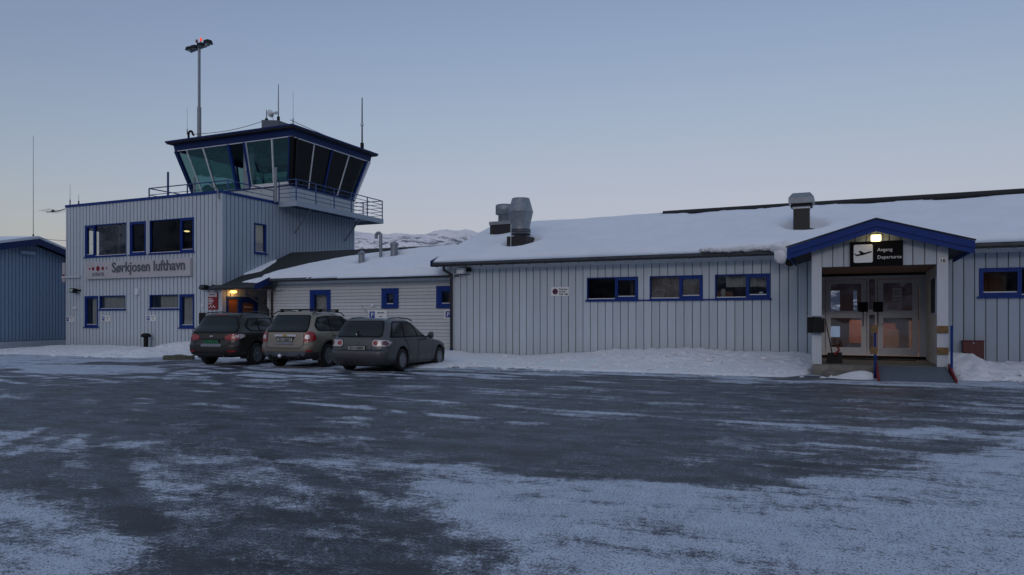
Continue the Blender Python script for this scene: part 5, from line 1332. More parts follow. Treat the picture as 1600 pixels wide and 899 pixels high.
def flood(px, py, label, Y, F_, lensm='lens'):
    x_, z_ = onY(px, py, Y-.2); o = thing('wall_floodlight', label, 'lamp', (x_, Y-.1, z_))
    MB().hexa([F_.p(x_-.16, z_-.13, .18), F_.p(x_+.20, z_-.13, .18), F_.p(x_+.16, z_-.08, .40), F_.p(x_-.16, z_-.08, .40), F_.p(x_-.16, z_+.07, .16), F_.p(x_+.20, z_+.07, .16), F_.p(x_+.16, z_+.10, .34), F_.p(x_-.14, z_+.10, .34)]).build('housing', 'black', o)
    MB().hexa([F_.p(x_-.15, z_-.12, .20+.012), F_.p(x_+.14, z_-.12, .22), F_.p(x_+.13, z_-.07, .41), F_.p(x_-.14, z_-.07, .41), F_.p(x_-.15, z_+.06, .365), F_.p(x_+.15, z_+.06, .365), F_.p(x_+.15, z_+.065, .37), F_.p(x_-.15, z_+.065, .37)]).build('lens', lensm, o)
    MB().fbox(F_, x_+.0, x_+.28, z_-.02, z_+.04, .04, .18).build('bracket', 'black', o); return o
flood(116, 454, 'grey floodlight with pale lens on the block under the left end of the name sign', TY0, FT)
flood(320, 449, 'dark floodlight on the block beside the canopy above the red notice board', TY0, FT, 'gutter')
def tinybox(px, py, w_, h_, label, Y, F_, m='board'):
    x_, z_ = onY(px, py, Y-.05); o = thing('wall_box', label, 'box', (x_, Y-.05, z_)); MB().fbox(F_, x_-w_/2, x_+w_/2, z_-h_/2, z_+h_/2, .04, .14).build('box', m, o, bevel=.008)
tinybox(215, 456, .18, .3, 'small white box on the block wall under the middle of the name sign', TY0, FT, 'white')
tinybox(119, 481, .22, .12, 'small pale box on the block wall left of the left window pair', TY0, FT, 'white')
tinybox(318, 477.5, .12, .14, 'tiny white socket on the block wall left of the red notice board', TY0, FT, 'white')
tinybox(583, 477, .14, .12, 'tiny white socket on the weatherboards left of the middle blue window', YA, FA, 'white')
tinybox(317, 500, .30, .62, 'black cabinet on the block wall behind the dark SUV', TY0, FT, 'black')
# projecting sign arm at the left corner
pr_ = thing('projecting_sign', 'small red and white sign on a white arm at the left edge of the block', 'sign', (TX0, TY0-.3, 3.7))
az = onY(110, 433, TY0-.1)[1]
MB().fbox(FT, TX0-.25, tu(128), az-.05, az+.05, .05, .13).build('arm', 'trim', pr_)
sxp, szp = onY(97.5, 441, TY0-.1)
MB().fbox(FT, sxp-.02, TX0-.06, szp, szp+.95, .02, .10).build('sign_panel', 'signwhite', pr_)
MB().lathe(FT.p((sxp+TX0)/2-.02, szp+.28, .10), [(.10, 0), (.10, .012)], 14, axis=(0, -1, 0)).build('red_dot', 'crimson', pr_)
# mushroom vent in the snow
bx_, bz_ = onY(228, 521, TY0-.35); bo = thing('mushroom_vent', 'black mushroom topped vent pipe standing in the snow before the block', 'vent', (bx_, TY0-.35, 0))
MB().tube([(bx_, TY0-.35, 0), (bx_, TY0-.35, bz_-.1)], .10, 12).build('stem', 'black', bo)
MB().lathe((bx_, TY0-.35, bz_-.18), [(.16, 0), (.23, .03), (.22, .10), (.14, .17), (.02, .19)], 16).build('cap', 'black', bo)
# snow before the block
def bank_left(X, Y):
    t_ = TY0-Y
    h = np.interp(X, [-36.6, -35.6, -34, -32, -30, -28.6, -27.6, -26.6, -26.0, -25.2, -24.4, -23.8], [.03, .10, .16, .18, .16, .14, .15, .28, .46, .42, .2, .02])
    prof = np.interp(t_, [-1.4, -.6, 0, .8, 1.8, 3.0, 4.6, 5.8], [0, .7, .9, 1, .75, .34, .10, -.2])
    return h*prof+lumps(X, Y, 1.2)*h*1.2+.03-sstep(5.0, 6.3, t_+.8*fbm(X*.8, Y*.8, 70))*.25-sstep(-23.9, -22.9, X)*.3-sstep(-36.2, -37.8, X)*.3
_b = lambda X, Y: np.where((X > TX0-.05) & (X < TX1+.04) & (Y > TY0), 99.0, 0.0)
snow_sheet('snow_bank', 'lumpy snow bank along the foot of the tower block', np.arange(-38, -22.5, .09), np.arange(17.6, TY0+.0, .08), bank_left, flat0)
def side_pile(X, Y): return .62*np.exp(-(((X+24.0)/.7)**2+((Y-23.2)/.9)**2))+lumps(X, Y, .8)-.08
# flat stone in the snow
p = onZ(265, 559.5, .08); st = thing('flat_stone', 'brown flat slab showing in the snow bank near the dark SUV', 'stone', (p[0], p[1], 0))
t = MB(); rs2 = np.random.RandomState(8); ol = []
for k in range(16):
    q = 2*math.pi*k/16; rr2_ = 1+rs2.uniform(-.16, .12); ol.append((p[0]+math.cos(q)*.66*rr2_, p[1]+.35+math.sin(q)*.38*rr2_))
t.add([(x_, y_, -.02) for x_, y_ in ol]+[(p[0]+(x_-p[0])*.94, p[1]+.35+(y_-p[1]-.35)*.94, .15+rs2.uniform(-.03, .03)) for x_, y_ in ol], [tuple(range(15, -1, -1)), tuple(range(16, 32))]+[(i, (i+1) % 16, 16+(i+1) % 16, 16+i) for i in range(16)])
t.build('slab', 'stone', st)
# strip of snow under and behind the cars along the link building
def bank_cars(X, Y):
    t_ = YA-Y
    h = np.interp(X, [-22.8, -20, -16, -14.5, -13.3, -12.6], [.05, .10, .14, .26, .28, .20])
    lim = np.interp(X, [-23, -14.5, -13, -11.4, -10.6], [5.2, 5.0, 6.6, 7.2, 6.6])
    return h*np.interp(t_, [0, 1.5, 3.5, 5.5, 7.5], [1, .9, .7, .4, .25])+.05*(fbm(X*1.5, Y*1.5, 3)-.4)-sstep(-.8, .3, t_-lim)*.35-sstep(-11.2, -9.8, X)*.35
snow_sheet('snow_bank', 'low snow rise in front of the link building where the cars are parked', np.arange(-22.9, -9.7, .09), np.arange(17.4, YM+.0, .09), bank_cars, flat0)
snow_sheet('snow_bank', 'strip of snow at the foot of the weatherboards beside the terminal corner', np.arange(-22.9, XL, .09), np.arange(YM, YA, .09), bank_cars, flat0)

# loose lumps of snow along the toes of the banks
def chunks():
    bm = bmesh.new(); r_ = np.random.RandomState(21); n = 0
    zones = [(-12.5, -1.2, 19.0, 20.6, 90), (-36, -24.5, 18.4, 20.6, 60), (2.5, 6, 20.1, 21.2, 40), (-13, -1.5, 21.5, 23.4, 50), (-1.3, .4, 19.5, 20.0, 10)]
    for x0_, x1_, y0_, y1_, k in zones:
        for i in range(k):
            x_, y_ = r_.uniform(x0_, x1_), r_.uniform(y0_, y1_); s_ = r_.uniform(.02, .075)*(1.5 if r_.rand() > .85 else 1)
            z_ = float(max(0, (bank_main if x0_ > -14 and x1_ < 0 else bank_left if x0_ < -20 else bank_right)(np.array(x_), np.array(y_))))+s_*.3
            g = bmesh.ops.create_icosphere(bm, subdivisions=1, radius=1)
            for v in g['verts']: v.co = Vector((x_+v.co.x*s_*r_.uniform(.8, 1.6), y_+v.co.y*s_*r_.uniform(.8, 1.5), z_+v.co.z*s_*r_.uniform(.5, .9)))
    me = bpy.data.meshes.new('snow_chunks'); bm.to_mesh(me); bm.free(); me.materials.append(M['snowbank'])
    o = bpy.data.objects.new('snow_chunks', me); COL.objects.link(o); tag(o, 'small broken lumps of snow scattered along the foot of the snow banks', 'snow', None, 'stuff')
chunks()

# ================================================================== HANGAR at the far left
HA = R(20); hu = Vector((-math.sin(HA), math.cos(HA), 0)); hn_ = Vector((math.cos(HA), math.sin(HA), 0))
hp = onZ(0, 545.5); pk = ray(48, 450)
# ridge point: where the sight line over x=48 meets the gable plane
o_ = Vector((hp[0], hp[1], 0)); 
den = pk[0]*hn_.x+pk[1]*hn_.y; kk = (o_.dot(hn_))/den; rp = Vector((pk[0]*kk, pk[1]*kk, 0)); us = (rp-o_).dot(hu)
FH = Frame(o_+hu*us, hu, hn_)
HW, HP = 8.0, EYE+(499-374)/1150*kk; HS = .19
hang = thing('hangar', 'slate blue steel hangar with snowy low pitched roof left of the tower block', 'building', tuple(FH.p(0, 0, -6)))
ht = lambda u: HP-.25-abs(u)*HS
D_ = 16.0
MB().prism([FH.p(-HW, .55, -.05), FH.p(HW, .55, -.05), FH.p(HW, ht(HW), -.05), FH.p(0, ht(0), -.05), FH.p(-HW, ht(HW), -.05)], -hn_*(D_-.1)).build('wall', 'backing', hang)
boards(hang, FH, -HW, HW, .36, 9, .24, [], 'hangar', single=False, top=ht, gap=.05, thick=.035, name='front_cladding')
MB().prism([FH.p(-HW, -.1, .02), FH.p(HW, -.1, .02), FH.p(HW, .34, .02), FH.p(-HW, .34, .02)], -hn_*D_).build('plinth', 'trim', hang)
for s_ in (-1, 1):
    e = HW+.5
    MB().prism([FH.p(0, HP, .45), FH.p(s_*e, HP-e*HS, .45), FH.p(s_*e, HP-e*HS-.15, .45), FH.p(0, HP-.15, .45)], -hn_*(D_+.8)).build('roof', 'felt', hang)
    MB().prism([FH.p(0, HP+.02, .48), FH.p(s_*e, HP-e*HS+.02, .48), FH.p(s_*e, HP-e*HS-.30, .48), FH.p(0, HP-.30, .48)], -hn_*.028).build('barge_board', 'dblue', hang)
    vs = []; n = 40
    mbs = MB()
    P = [FH.p(0, HP+.16, .44), FH.p(s_*e, HP-e*HS+.13, .44), FH.p(s_*e, HP-e*HS+.003, .44), FH.p(0, HP+.003, .44)]
    so_ = MB().prism(P, -hn_*(D_+.8)).build('roof_snow', 'snow'); tag(so_, 'snow layer on the %s slope of the hangar roof' % ('near' if s_ < 0 else 'far'), 'snow', None, 'stuff')
MB().fbox(FH, -.9, .1, HP-.82, HP-.66, .03, .2).build('lamp_bracket', 'hangar', hang)
whip(52, 212, 371, FH.p(0, 0, 0).y, .018, 'very tall thin wire antenna on the ridge of the hangar', 'wire_antenna')
wr = thing('overhead_wire', 'thin overhead wire from the hangar to the tower block', 'cable', (-38, 25, 5))
p0 = FH.p(.3, HP+.1, .2); p1 = Vector((TX0-.02, TY0+.5, Zat(102, 377.5, TY0+.5))); MB().tube([p0.lerp(p1, i/8)-Vector((0, 0, .05*math.sin(math.pi*i/8))) for i in range(9)], .011, 5).build('wire', 'black', wr)
# ================================================================== CARS
def carpaint(name, c, metal=.35, rough=.32):
    m, nt, b = newmat(name); tc = nt.nodes.new('ShaderNodeTexCoord'); pos = tc.outputs['Object']
    sep = nt.nodes.new('ShaderNodeSeparateXYZ'); nt.links.new(pos, sep.inputs[0])
    n = noise(nt, pos, 2.5, 5, .65)
    mr = nt.nodes.new('ShaderNodeMapRange'); mr.inputs['From Min'].default_value = 1.0; mr.inputs['From Max'].default_value = .25
    nt.links.new(math_(nt, 'ADD', sep.outputs['Z'], math_(nt, 'MULTIPLY_ADD', n, -.6, .3)), mr.inputs['Value'])
    d = math_(nt, 'MULTIPLY', mr.outputs[0], .6)            # road salt and grime low on the body
    nt.links.new(mixc(nt, d, c, (.055, .052, .048)), b.inputs['Base Color'])
    b.inputs['Metallic'].default_value = metal
    nt.links.new(math_(nt, 'MULTIPLY_ADD', d, .5, rough), b.inputs['Roughness'])
    b.inputs['Coat Weight'].default_value = .35; b.inputs['Coat Roughness'].default_value = .15
    return m
M['cladding'] = simple('dark_bumper_cladding', (.03, .031, .032), .65)
M['tyre'] = simple('tyre_rubber', (.014, .014, .015), .85, var=.3)
M['rim'] = simple('alloy_rim', (.19, .20, .215), .4, .6, var=.15)
M['carglass'] = simple('dark_car_glass', (.010, .013, .014), .14, var=0, spec=.45)
M['tail'] = simple('tail_lamp_red', (.30, .010, .015), .18, var=0, coat=.5)
M['tailclear'] = simple('tail_lamp_clear', (.55, .50, .50), .2, var=0, coat=.5)
M['taildark'] = simple('tail_lamp_dark', (.10, .03, .045), .2, var=0, coat=.5)
M['chrome'] = simple('chrome_strip', (.80, .80, .82), .3, .3, var=0)
M['gold'] = simple('gold_badge', (.65, .42, .08), .3, .5, var=0)
M['plategreen'] = simple('green_number_plate', (.02, .18, .07), .4, var=0)
M['platetextyellow'] = simple('plate_letter_dark', (.01, .05, .03), .5, var=0)
M['seat'] = simple('dark_car_seat', (.05, .052, .055), .9)
def chaikin(p, n=2):
    for _ in range(n):
        q = []
        for a, b in zip(p, p[1:]+p[:1]):
            L = math.hypot(b[0]-a[0], b[1]-a[1]); f = min(.25, (.045 if _ == 0 else .016)/max(L, 1e-6)); q += [(a[0]*(1-f)+b[0]*f, a[1]*(1-f)+b[1]*f), (a[0]*f+b[0]*(1-f), a[1]*f+b[1]*(1-f))]
        p = q
    return p
def inpoly(x, y, P):
    c = False
    for (ax, ay), (bx, by) in zip(P, P[1:]+P[:1]):
        if (ay > y) != (by > y) and x < (bx-ax)*(y-ay)/(by-ay)+ax: c = not c
    return c
class Car:
    def __init__(s, name, label, levels, wb, wheel_r, paint, arch=None, clad=None, rot=5.0, loc=(0, 0), pitch=0.0, z=0.0, nexp=5.5):
        s.root = thing(name, label, 'car', (0, 0, 0), 'cars parked side by side before the link building'); s.wb, s.wr, s.paint = wb, wheel_r, paint
        zs = [l[0] for l in levels]
        Z = []
        for a, b in zip(zs, zs[1:]):
            k = max(1, int(math.ceil((b-a)/.045))); Z += [a+(b-a)*i/k for i in range(k)]
        Z.append(zs[-1]); s.Z = Z
        def cr(col):
            y = [l[col] for l in levels]; out = []
            for z_ in Z:
                i = max(0, min(len(zs)-2, int(np.searchsorted(zs, z_, 'right'))-1))
                x0, x1 = zs[i], zs[i+1]; t = (z_-x0)/(x1-x0)
                m0 = (y[i+1]-y[i-1])/(zs[i+1]-zs[i-1]) if i > 0 else (y[1]-y[0])/(zs[1]-zs[0])
                m1 = (y[i+2]-y[i])/(zs[i+2]-zs[i]) if i+2 < len(zs) else (y[-1]-y[-2])/(zs[-1]-zs[-2])
                d = (y[i+1]-y[i])/(x1-x0)
                if d == 0: m0 = m1 = 0
                else:
                    m0 = max(0, min(3, m0/d))*d; m1 = max(0, min(3, m1/d))*d
                h = x1-x0; t2, t3 = t*t, t**3
                out.append((2*t3-3*t2+1)*y[i]+(t3-2*t2+t)*h*m0+(-2*t3+3*t2)*y[i+1]+(t3-t2)*h*m1)
            return out
        xr, xf, W_ = cr(1), cr(2), cr(3)
        NS, NC = 74, 9
        vs = []
        for z_, a, b, w_ in zip(Z, xr, xf, W_):
            L = b-a; rr = min(.36, L*.3); rf = min(.75, L*.4); ring_ = []
            # right side (y<0) from rear to front
            for i in range(NS):
                t = i/(NS-1); x = a+rr+(L-rr-rf)*t; ring_.append((x, -w_*(1-.035*abs(2*t-1)**2.2)))
            ye = w_*(1-.035)
            for i in range(1, NC*2):           # front corner round to the other side
                q = math.pi*i/(NC*2)-math.pi/2; c, n_ = math.cos(q), math.sin(q)
                k = 2/2.9; ring_.append((b-rf+rf*abs(c)**k, ye*math.copysign(abs(n_)**(2/3.2), n_)))
            for i in range(NS):
                t = 1-i/(NS-1); x = a+rr+(L-rr-rf)*t; ring_.append((x, w_*(1-.035*abs(2*t-1)**2.2)))
            for i in range(1, NC*2):
                q = math.pi/2-math.pi*i/(NC*2); c, n_ = math.cos(q), math.sin(q)
                k = 2/3.0; ring_.append((a+rr-rr*abs(c)**k, ye*math.copysign(abs(n_)**(2/nexp), n_)))
            vs.append([(x, y, z_) for x, y in ring_])
        n = len(vs[0]); m = len(Z)
        flat = [p for r_ in vs for p in r_]
        bm = bmesh.new(); V = [bm.verts.new(p) for p in flat]
        faces = []
        for j in range(m-1):
            for i in range(n): faces.append(bm.faces.new((V[j*n+i], V[j*n+(i+1) % n], V[(j+1)*n+(i+1) % n], V[(j+1)*n+i])))
        bm.faces.new(V[(m-1)*n:]); bm.faces.new(list(reversed(V[:n])))
        bmesh.ops.recalc_face_normals(bm, faces=bm.faces); bm.normal_update()
        s.bvh = BVHTree.FromBMesh(bm)
        AR = wheel_r+.075; cut = []
        for f in faces:
            c = f.calc_center_median()
            if abs(c.y) < .45: continue
            for xw in (0, wb):
                if (c.x-xw)**2+(c.z-wheel_r)**2 < AR**2: cut.append(f); break
        bmesh.ops.delete(bm, geom=cut, context='FACES')
        for v in bm.verts:
            if abs(v.co.y) < .45: continue
            for xw in (0, wb):
                dx_, dz_ = v.co.x-xw, v.co.z-wheel_r; r_ = math.hypot(dx_, dz_)
                if r_ < AR+.02 and v.is_boundary and r_ > 1e-3 and v.co.z > Z[0]+.01: v.co.x = xw+dx_/r_*AR; v.co.z = wheel_r+dz_/r_*AR
        for f in bm.faces: f.smooth = len(f.verts) == 4
        bmesh.ops.recalc_face_normals(bm, faces=bm.faces)
        me = bpy.data.meshes.new('body'); bm.to_mesh(me); bm.free()
        me.materials.append(M[paint]); me.materials.append(M['cladding'])
        if clad:
            for p in me.polygons:
                c = p.center
                if c.z < clad[0]: p.material_index = 1
        o = bpy.data.objects.new('body', me); COL.objects.link(o); place(o, (0, 0, 0), s.root); s.body = o
        x0, x1 = xr[2], xf[2]
        MB().box(x0+.15, x1-.15, -.62, .62, Z[0]-.03, Z[0]+.45).box(x0+.4, x1-.9, -.60, .60, Z[0]+.4, Z[0]+.62).build('underbody', 'black', s.root)
        for xw in (0, wb):
            for sd in (-1, 1):
                yw = sd*(max(W_)-.115); t = MB(); r = wheel_r
                t.lathe((xw, yw, r), [(r*.60, -.10*1), (r*.93, -.105), (r, -.075), (r, .075), (r*.93, .105), (r*.66, .108), (r*.60, .09)], 32, axis=(0, sd, 0)); wh_ = t.build('wheel', 'tyre', s.root)
                t = MB().lathe((xw, yw, r), [(r*.66, .095), (r*.62, .10), (r*.58, .05), (r*.1, .04)], 28, axis=(0, sd, 0)); rm_ = t.build('rim', 'black', wh_)
                t = MB(); t.lathe((xw, yw, r), [(r*.66, .098), (r*.665, .106), (r*.60, .106), (r*.59, .09)], 28, axis=(0, sd, 0))
                t.lathe((xw, yw, r), [(r*.15, .05), (r*.15, .10), (r*.02, .105)], 14, axis=(0, sd, 0))
                for k in range(s.spokes if hasattr(s, 'spokes') else 5):
                    q = 2*math.pi*k/5+.3
                    for dq in (-.13, .13):
                        a_ = Vector((xw+math.cos(q)*r*.12, yw+sd*.088, r+math.sin(q)*r*.12)); b_ = Vector((xw+math.cos(q+dq)*r*.62, yw+sd*.095, r+math.sin(q+dq)*r*.62))
                        t.bar(a_, b_, r*.06, .022, up=(0, sd, 0))
                t.build('spokes', 'rim', wh_)
                if clad:
                    out = []
                    for i in range(19):
                        q = math.pi*(-.06+1.12*i/18); hit = s.bvh.ray_cast(Vector((xw+math.cos(q)*(AR+.03), sd*6, r+math.sin(q)*(AR+.03))), Vector((0, -sd, 0)))
                        if hit[0] is not None: out.append(hit[0])
                    MB().tube(out, .036, 6).build('arch_moulding', 'cladding', s.root)
                # inner arch
                t = MB(); nn = 14; vs = []
                for i in range(nn+1):
                    q = math.pi*(-.10+1.2*i/nn)
                    for yy in (sd*.60, sd*(max(W_)-.02)): vs.append((xw+math.cos(q)*(AR+.004), yy, r+math.sin(q)*(AR+.004)))
                t.add(vs, [(2*i, 2*i+1, 2*i+3, 2*i+2) for i in range(nn)], 0, True)
                t.build('wheel_arch', 'cladding', s.root, recalc=False)
        s.final = (rot, loc, pitch, z)
    def panel(s, name, poly, view, mat, off=.006, grid=.045, rounds=2, parent=None, thick=0.0):
        """poly in (a,b): a along the view's horizontal, b = z; view = direction the ray travels"""
        view = Vector(view).normalized(); h = Vector((0, 0, 1)).cross(view).normalized()   # horizontal axis
        P = chaikin([tuple(p) for p in poly], rounds) if rounds else [tuple(p) for p in poly]
        Q = []
        for a, b in zip(P, P[1:]+P[:1]):
            L = math.hypot(b[0]-a[0], b[1]-a[1]); k = max(1, int(L/grid)); Q += [(a[0]+(b[0]-a[0])*i/k, a[1]+(b[1]-a[1])*i/k) for i in range(k)]
        pts = [Vector(p) for p in Q]; n = len(pts); edges = [(i, (i+1) % n) for i in range(n)]
        x0, x1 = min(p[0] for p in Q), max(p[0] for p in Q); y0, y1 = min(p[1] for p in Q), max(p[1] for p in Q)
        gx = x0+grid*.5
        while gx < x1:
            gy = y0+grid*.5
            while gy < y1:
                if inpoly(gx, gy, Q) and min((gx-p[0])**2+(gy-p[1])**2 for p in Q) > (grid*.4)**2: pts.append(Vector((gx, gy)))
                gy += grid
            gx += grid
        r = geometry.delaunay_2d_cdt([Vector((p[0], p[1])) for p in pts], edges, [], 1, 1e-5)
        vs = []; last = None
        for p in r[0]:
            o = h*p[0]+Vector((0, 0, p[1]))-view*6
            if abs(view.y) > .9: o.x = p[0]*h.x
            hit = s.bvh.ray_cast(o, view)
            if hit[0] is None: d = None; vs.append((p, None)); continue
            last = hit[0]; nn = hit[1] if hit[1].dot(view) < 0 else -hit[1]; vs.append((p, hit[0]+nn*(off+.004)))
        ok = [i for i, v in enumerate(vs) if v[1] is not None]
        if not ok: print('panel missed', name); return None
        out = []
        for i, v in enumerate(vs):
            if v[1] is None:
                j = min(ok, key=lambda k: (vs[k][0]-v[0]).length); out.append(vs[j][1])
            else: out.append(v[1])
        fs = [tuple(f) for f in r[2]]
        mb = MB(); mb.add(out, fs, 0, True); o = mb.build(name, mat, parent or s.root, recalc=False, loc=(0, 0, 0))
        me = o.data; bm = bmesh.new(); bm.from_mesh(me); bmesh.ops.recalc_face_normals(bm, faces=bm.faces)
        av = sum((f.normal for f in bm.faces), Vector())
        if av.dot(view) > 0: bmesh.ops.reverse_faces(bm, faces=bm.faces)
        bm.to_mesh(me); bm.free(); return o
    def rear(s, name, poly, mat, **k): return s.panel(name, [(-y, z) for y, z in poly], (1, 0, 0), mat, **k)   # poly in (y to the right of a viewer behind the car, z)
    def side(s, name, poly, mat, **k):
        a = s.panel(name, [(-x, z) for x, z in poly], (0, 1, 0), mat, **k)
        b = s.panel(name, [(x, z) for x, z in poly], (0, -1, 0), mat, **k); return a, b
    def groove(s, pts, view, w_=.012):
        view = Vector(view); mb = MB(); P = []
        for (x0, z0), (x1, z1) in zip(pts, pts[1:]):
            k = max(2, int(math.hypot(x1-x0, z1-z0)/.06))
            for i in range(k): P.append((x0+(x1-x0)*i/k, z0+(z1-z0)*i/k))
        P.append(pts[-1]); out = []
        for x, z in P:
            o = Vector((x, 0, z))-view*6 if abs(view.y) > .5 else Vector((-6, x, z))
            hit = s.bvh.ray_cast(o, view)
            if hit[0] is not None: out.append(hit[0]-view*.0005)
        if len(out) > 1: mb.tube(out, w_*.5, 4); return mb.build('panel_gap', 'black', s.root)
    def done(s):
        rot, loc, pitch, z = s.final
        s.root.location = (loc[0], loc[1], z); s.root.rotation_euler = (0, -R(pitch), R(90+rot))
def ontheleft(poly): return [(-a, b) for a, b in poly]

# --------------------------------------------- estate car (silver grey), nearest
M['paint_estate'] = carpaint('silver_grey_car_paint', (.085, .086, .093), .45, .36)
lv = [(.19, -.86, 3.42, .78), (.25, -.98, 3.54, .85), (.38, -1.07, 3.60, .885), (.50, -1.08, 3.62, .89), (.58, -1.06, 3.60, .89), (.615, -1.015, 3.58, .89), (.72, -.995, 3.50, .89), (.78, -.985, 3.34, .887), (.84, -.975, 3.02, .88), (.90, -.96, 2.55, .868), (.95, -.93, 2.20, .845), (1.02, -.875, 1.98, .83), (1.14, -.78, 1.70, .79), (1.26, -.72, 1.47, .745), (1.35, -.665, 1.29, .705), (1.40, -.625, 1.18, .672), (1.435, -.575, 1.06, .62), (1.46, -.49, .92, .53), (1.475, -.3, .72, .38), (1.482, 0, .4, .15)]
c = Car('estate_car', 'silver grey estate car with clear tail lamps, nearest to the terminal wall', lv, 2.675, .315, 'paint_estate', rot=7.5, loc=(-12.13, 17.32), pitch=-.9, z=.0)
rw = [(-.66, .97), (.66, .97), (.57, 1.37), (-.57, 1.37)]
c.rear('rear_window', rw, 'carglass', off=.012)
c.rear('rear_window_trim', [(-.69, .945), (.69, .945), (.60, 1.395), (-.60, 1.395)], 'black', off=.003)
c.side('window_trim', [(-.72, .93), (2.15, .955), (1.42, 1.375), (1.0, 1.40), (-.30, 1.385)], 'black', off=.003)
c.side('rear_quarter_window', [(-.62, .965), (.10, .97), (.10, 1.35), (-.32, 1.34)], 'carglass', off=.012)
c.side('rear_door_window', [(.17, .97), (.98, .98), (.90, 1.365), (.17, 1.355)], 'carglass', off=.012)
c.side('front_door_window', [(1.06, .98), (1.98, .985), (1.40, 1.34), (1.0, 1.365)], 'carglass', off=.012)
for sg_ in (1, -1):
    P = lambda q: [(a*sg_, b) for a, b in q]
    c.rear('tail_lamp', P([(.44, .70), (.84, .70), (.86, .87), (.44, .88)]), 'tailclear', off=.008)
    c.rear('tail_lamp_inner', P([(.47, .735), (.60, .735), (.60, .85), (.47, .85)]), 'tail', off=.013, rounds=3, grid=.03)
    c.rear('tail_lamp_inner', P([(.71, .74), (.82, .74), (.82, .85), (.71, .85)]), 'taildark', off=.013, rounds=3, grid=.03)
c.side('tail_lamp_side', [(-.88, .70), (-.70, .77), (-.84, .875)], 'tailclear', off=.008, grid=.05, rounds=1)
c.side('tail_lamp_side', [(-.93, .70), (-.76, .76), (-.90, .87)], 'taildark', off=.010, grid=.05, rounds=1)
FBk = Frame((0, 0, 0), (0, -1, 0), (-1, 0, 0))
def plate(c, u, z, xx, m, txt, tm='signblack'):
    p = MB().fbox(FBk, u-.27, u+.27, z-.065, z+.065, -xx, -xx+.02).build('number_plate', 'black', c.root)
    MB().fbox(FBk, u-.255, u+.255, z-.052, z+.052, -xx+.02, -xx+.024).build('plate_face', m, p)
    text_mesh('plate_lettering', txt, .105, FBk, u, z-.037, -xx+.026, tm, p, depth=.002, align='CENTER', bold=.0015)
M['platewhite'] = simple('white_number_plate', (.36, .36, .33), .5, var=.1, scale=12)
plate(c, 0, .66, -1.02, 'platewhite', 'ZH 10885')
MB().lathe((-.985, 0, .80), [(.035, 0), (.035, .02)], 14, axis=(-1, 0, 0)).build('badge', 'rim', c.root)
for y_ in (-.60, .60):
    MB().tube([(1.15, y_, 1.42), (.95, y_*.97, 1.475), (.3, y_*.97, 1.50), (-.25, y_*.97, 1.475), (-.45, y_, 1.40)], .017, 8).build('roof_rail', 'gutter', c.root)
MB().tube([(-.2, 0, 1.47), (-.62, .08, 1.82)], .005, 5).build('aerial', 'black', c.root)
for y_ in (-1, 1):
    MB().lathe((1.78, y_*.96, 1.0), [(.02, -.09), (.08, -.07), (.105, 0), (.10, .05), (.03, .07)], 14, axis=(0, y_, .0)).build('mirror', 'paint_estate', c.root)
    MB().bar((1.80, y_*.80, .96), (1.78, y_*.92, .98), .06, .04).build('mirror_arm', 'black', c.root)
    for xx in (.28, 1.22): MB().bar((xx-.09, y_*.895, .86), (xx+.09, y_*.898, .865), .03, .03).build('door_handle', 'paint_estate', c.root)
for v in ((0, 1, 0), (0, -1, 0)):
    c.groove([(.42, .62), (.30, .75), (.13, .93)], v); c.groove([(.42, .62), (.42, .30), (1.00, .26)], v); c.groove([(1.02, .93), (1.00, .26), (2.1, .26), (2.16, .93)], v)
c.groove([(-.44, .93), (-.44, .62), (.44, .62), (.44, .93)], (1, 0, 0)); 
c.groove([(-.80, .595), (0, .590), (.80, .595)], (1, 0, 0), .02)
c.side('rub_strip', [(.45, .50), (2.2, .50), (2.2, .54), (.45, .54)], 'paint_estate', off=.012, rounds=0)
MB().tube([(-1.0, .35, .27), (-1.09, .35, .26)], .03, 10).build('exhaust', 'gutter', c.root)
MB().tube([(-1.08, 0, .33), (-1.10, 0, .33)], .03, 10).build('tow_cover', 'cladding', c.root)
MB().box(-.955, -.93, -.02, .03, 1.0, 1.12).build('wiper', 'black', c.root)
MB().fbox(FBk, -.09, -.01, 1.0, 1.05, .90, .905).build('sticker', 'letterwhite', c.root)
c.done()

# --------------------------------------------- beige SUV in the middle
def suv_levels(L0, L1, W_, H, hood): 
    k = H/1.72
    return [(.30, L0+.22, L1-.2, W_*.90), (.38, L0+.06, L1-.08, W_*.96), (.52, L0, L1, W_*.99), (.66, L0+.01, L1, W_), (.72, L0+.05, L1-.01, W_), (.90, L0+.08, L1-.10, W_), (hood-.06, L0+.09, L1-.35, W_*.995), (hood, L0+.10, L1-.75, W_*.985), (hood+.05, L0+.115, L1-1.10, W_*.965), (hood+.10, L0+.14, L1-1.28, W_*.935), (1.28*k, L0+.27, L1-1.58, W_*.87), (1.42*k, L0+.35, L1-1.85, W_*.83), (1.54*k, L0+.42, L1-2.10, W_*.785), (1.61*k, L0+.47, L1-2.30, W_*.74), (1.665*k, L0+.53, L1-2.45, W_*.665), (1.70*k, L0+.64, L1-2.65, W_*.52), (1.71*k, L0+.9, L1-3.0, W_*.2)]
M['paint_beige'] = carpaint('beige_car_paint', (.27, .235, .18), .35, .36)
c = Car('beige_suv', 'beige SUV with roof bars and chrome tailgate strip, between the two others', suv_levels(-.98, 3.64, .925, 1.70, 1.02), 2.70, .36, 'paint_beige', clad=(.50, .055), rot=7, loc=(-15.05, 17.75), pitch=-.5)
c.rear('rear_window_trim', [(-.70, 1.06), (.70, 1.06), (.60, 1.57), (-.60, 1.57)], 'black', off=.003)
c.rear('rear_window', [(-.66, 1.09), (.66, 1.09), (.57, 1.54), (-.57, 1.54)], 'carglass', off=.012)
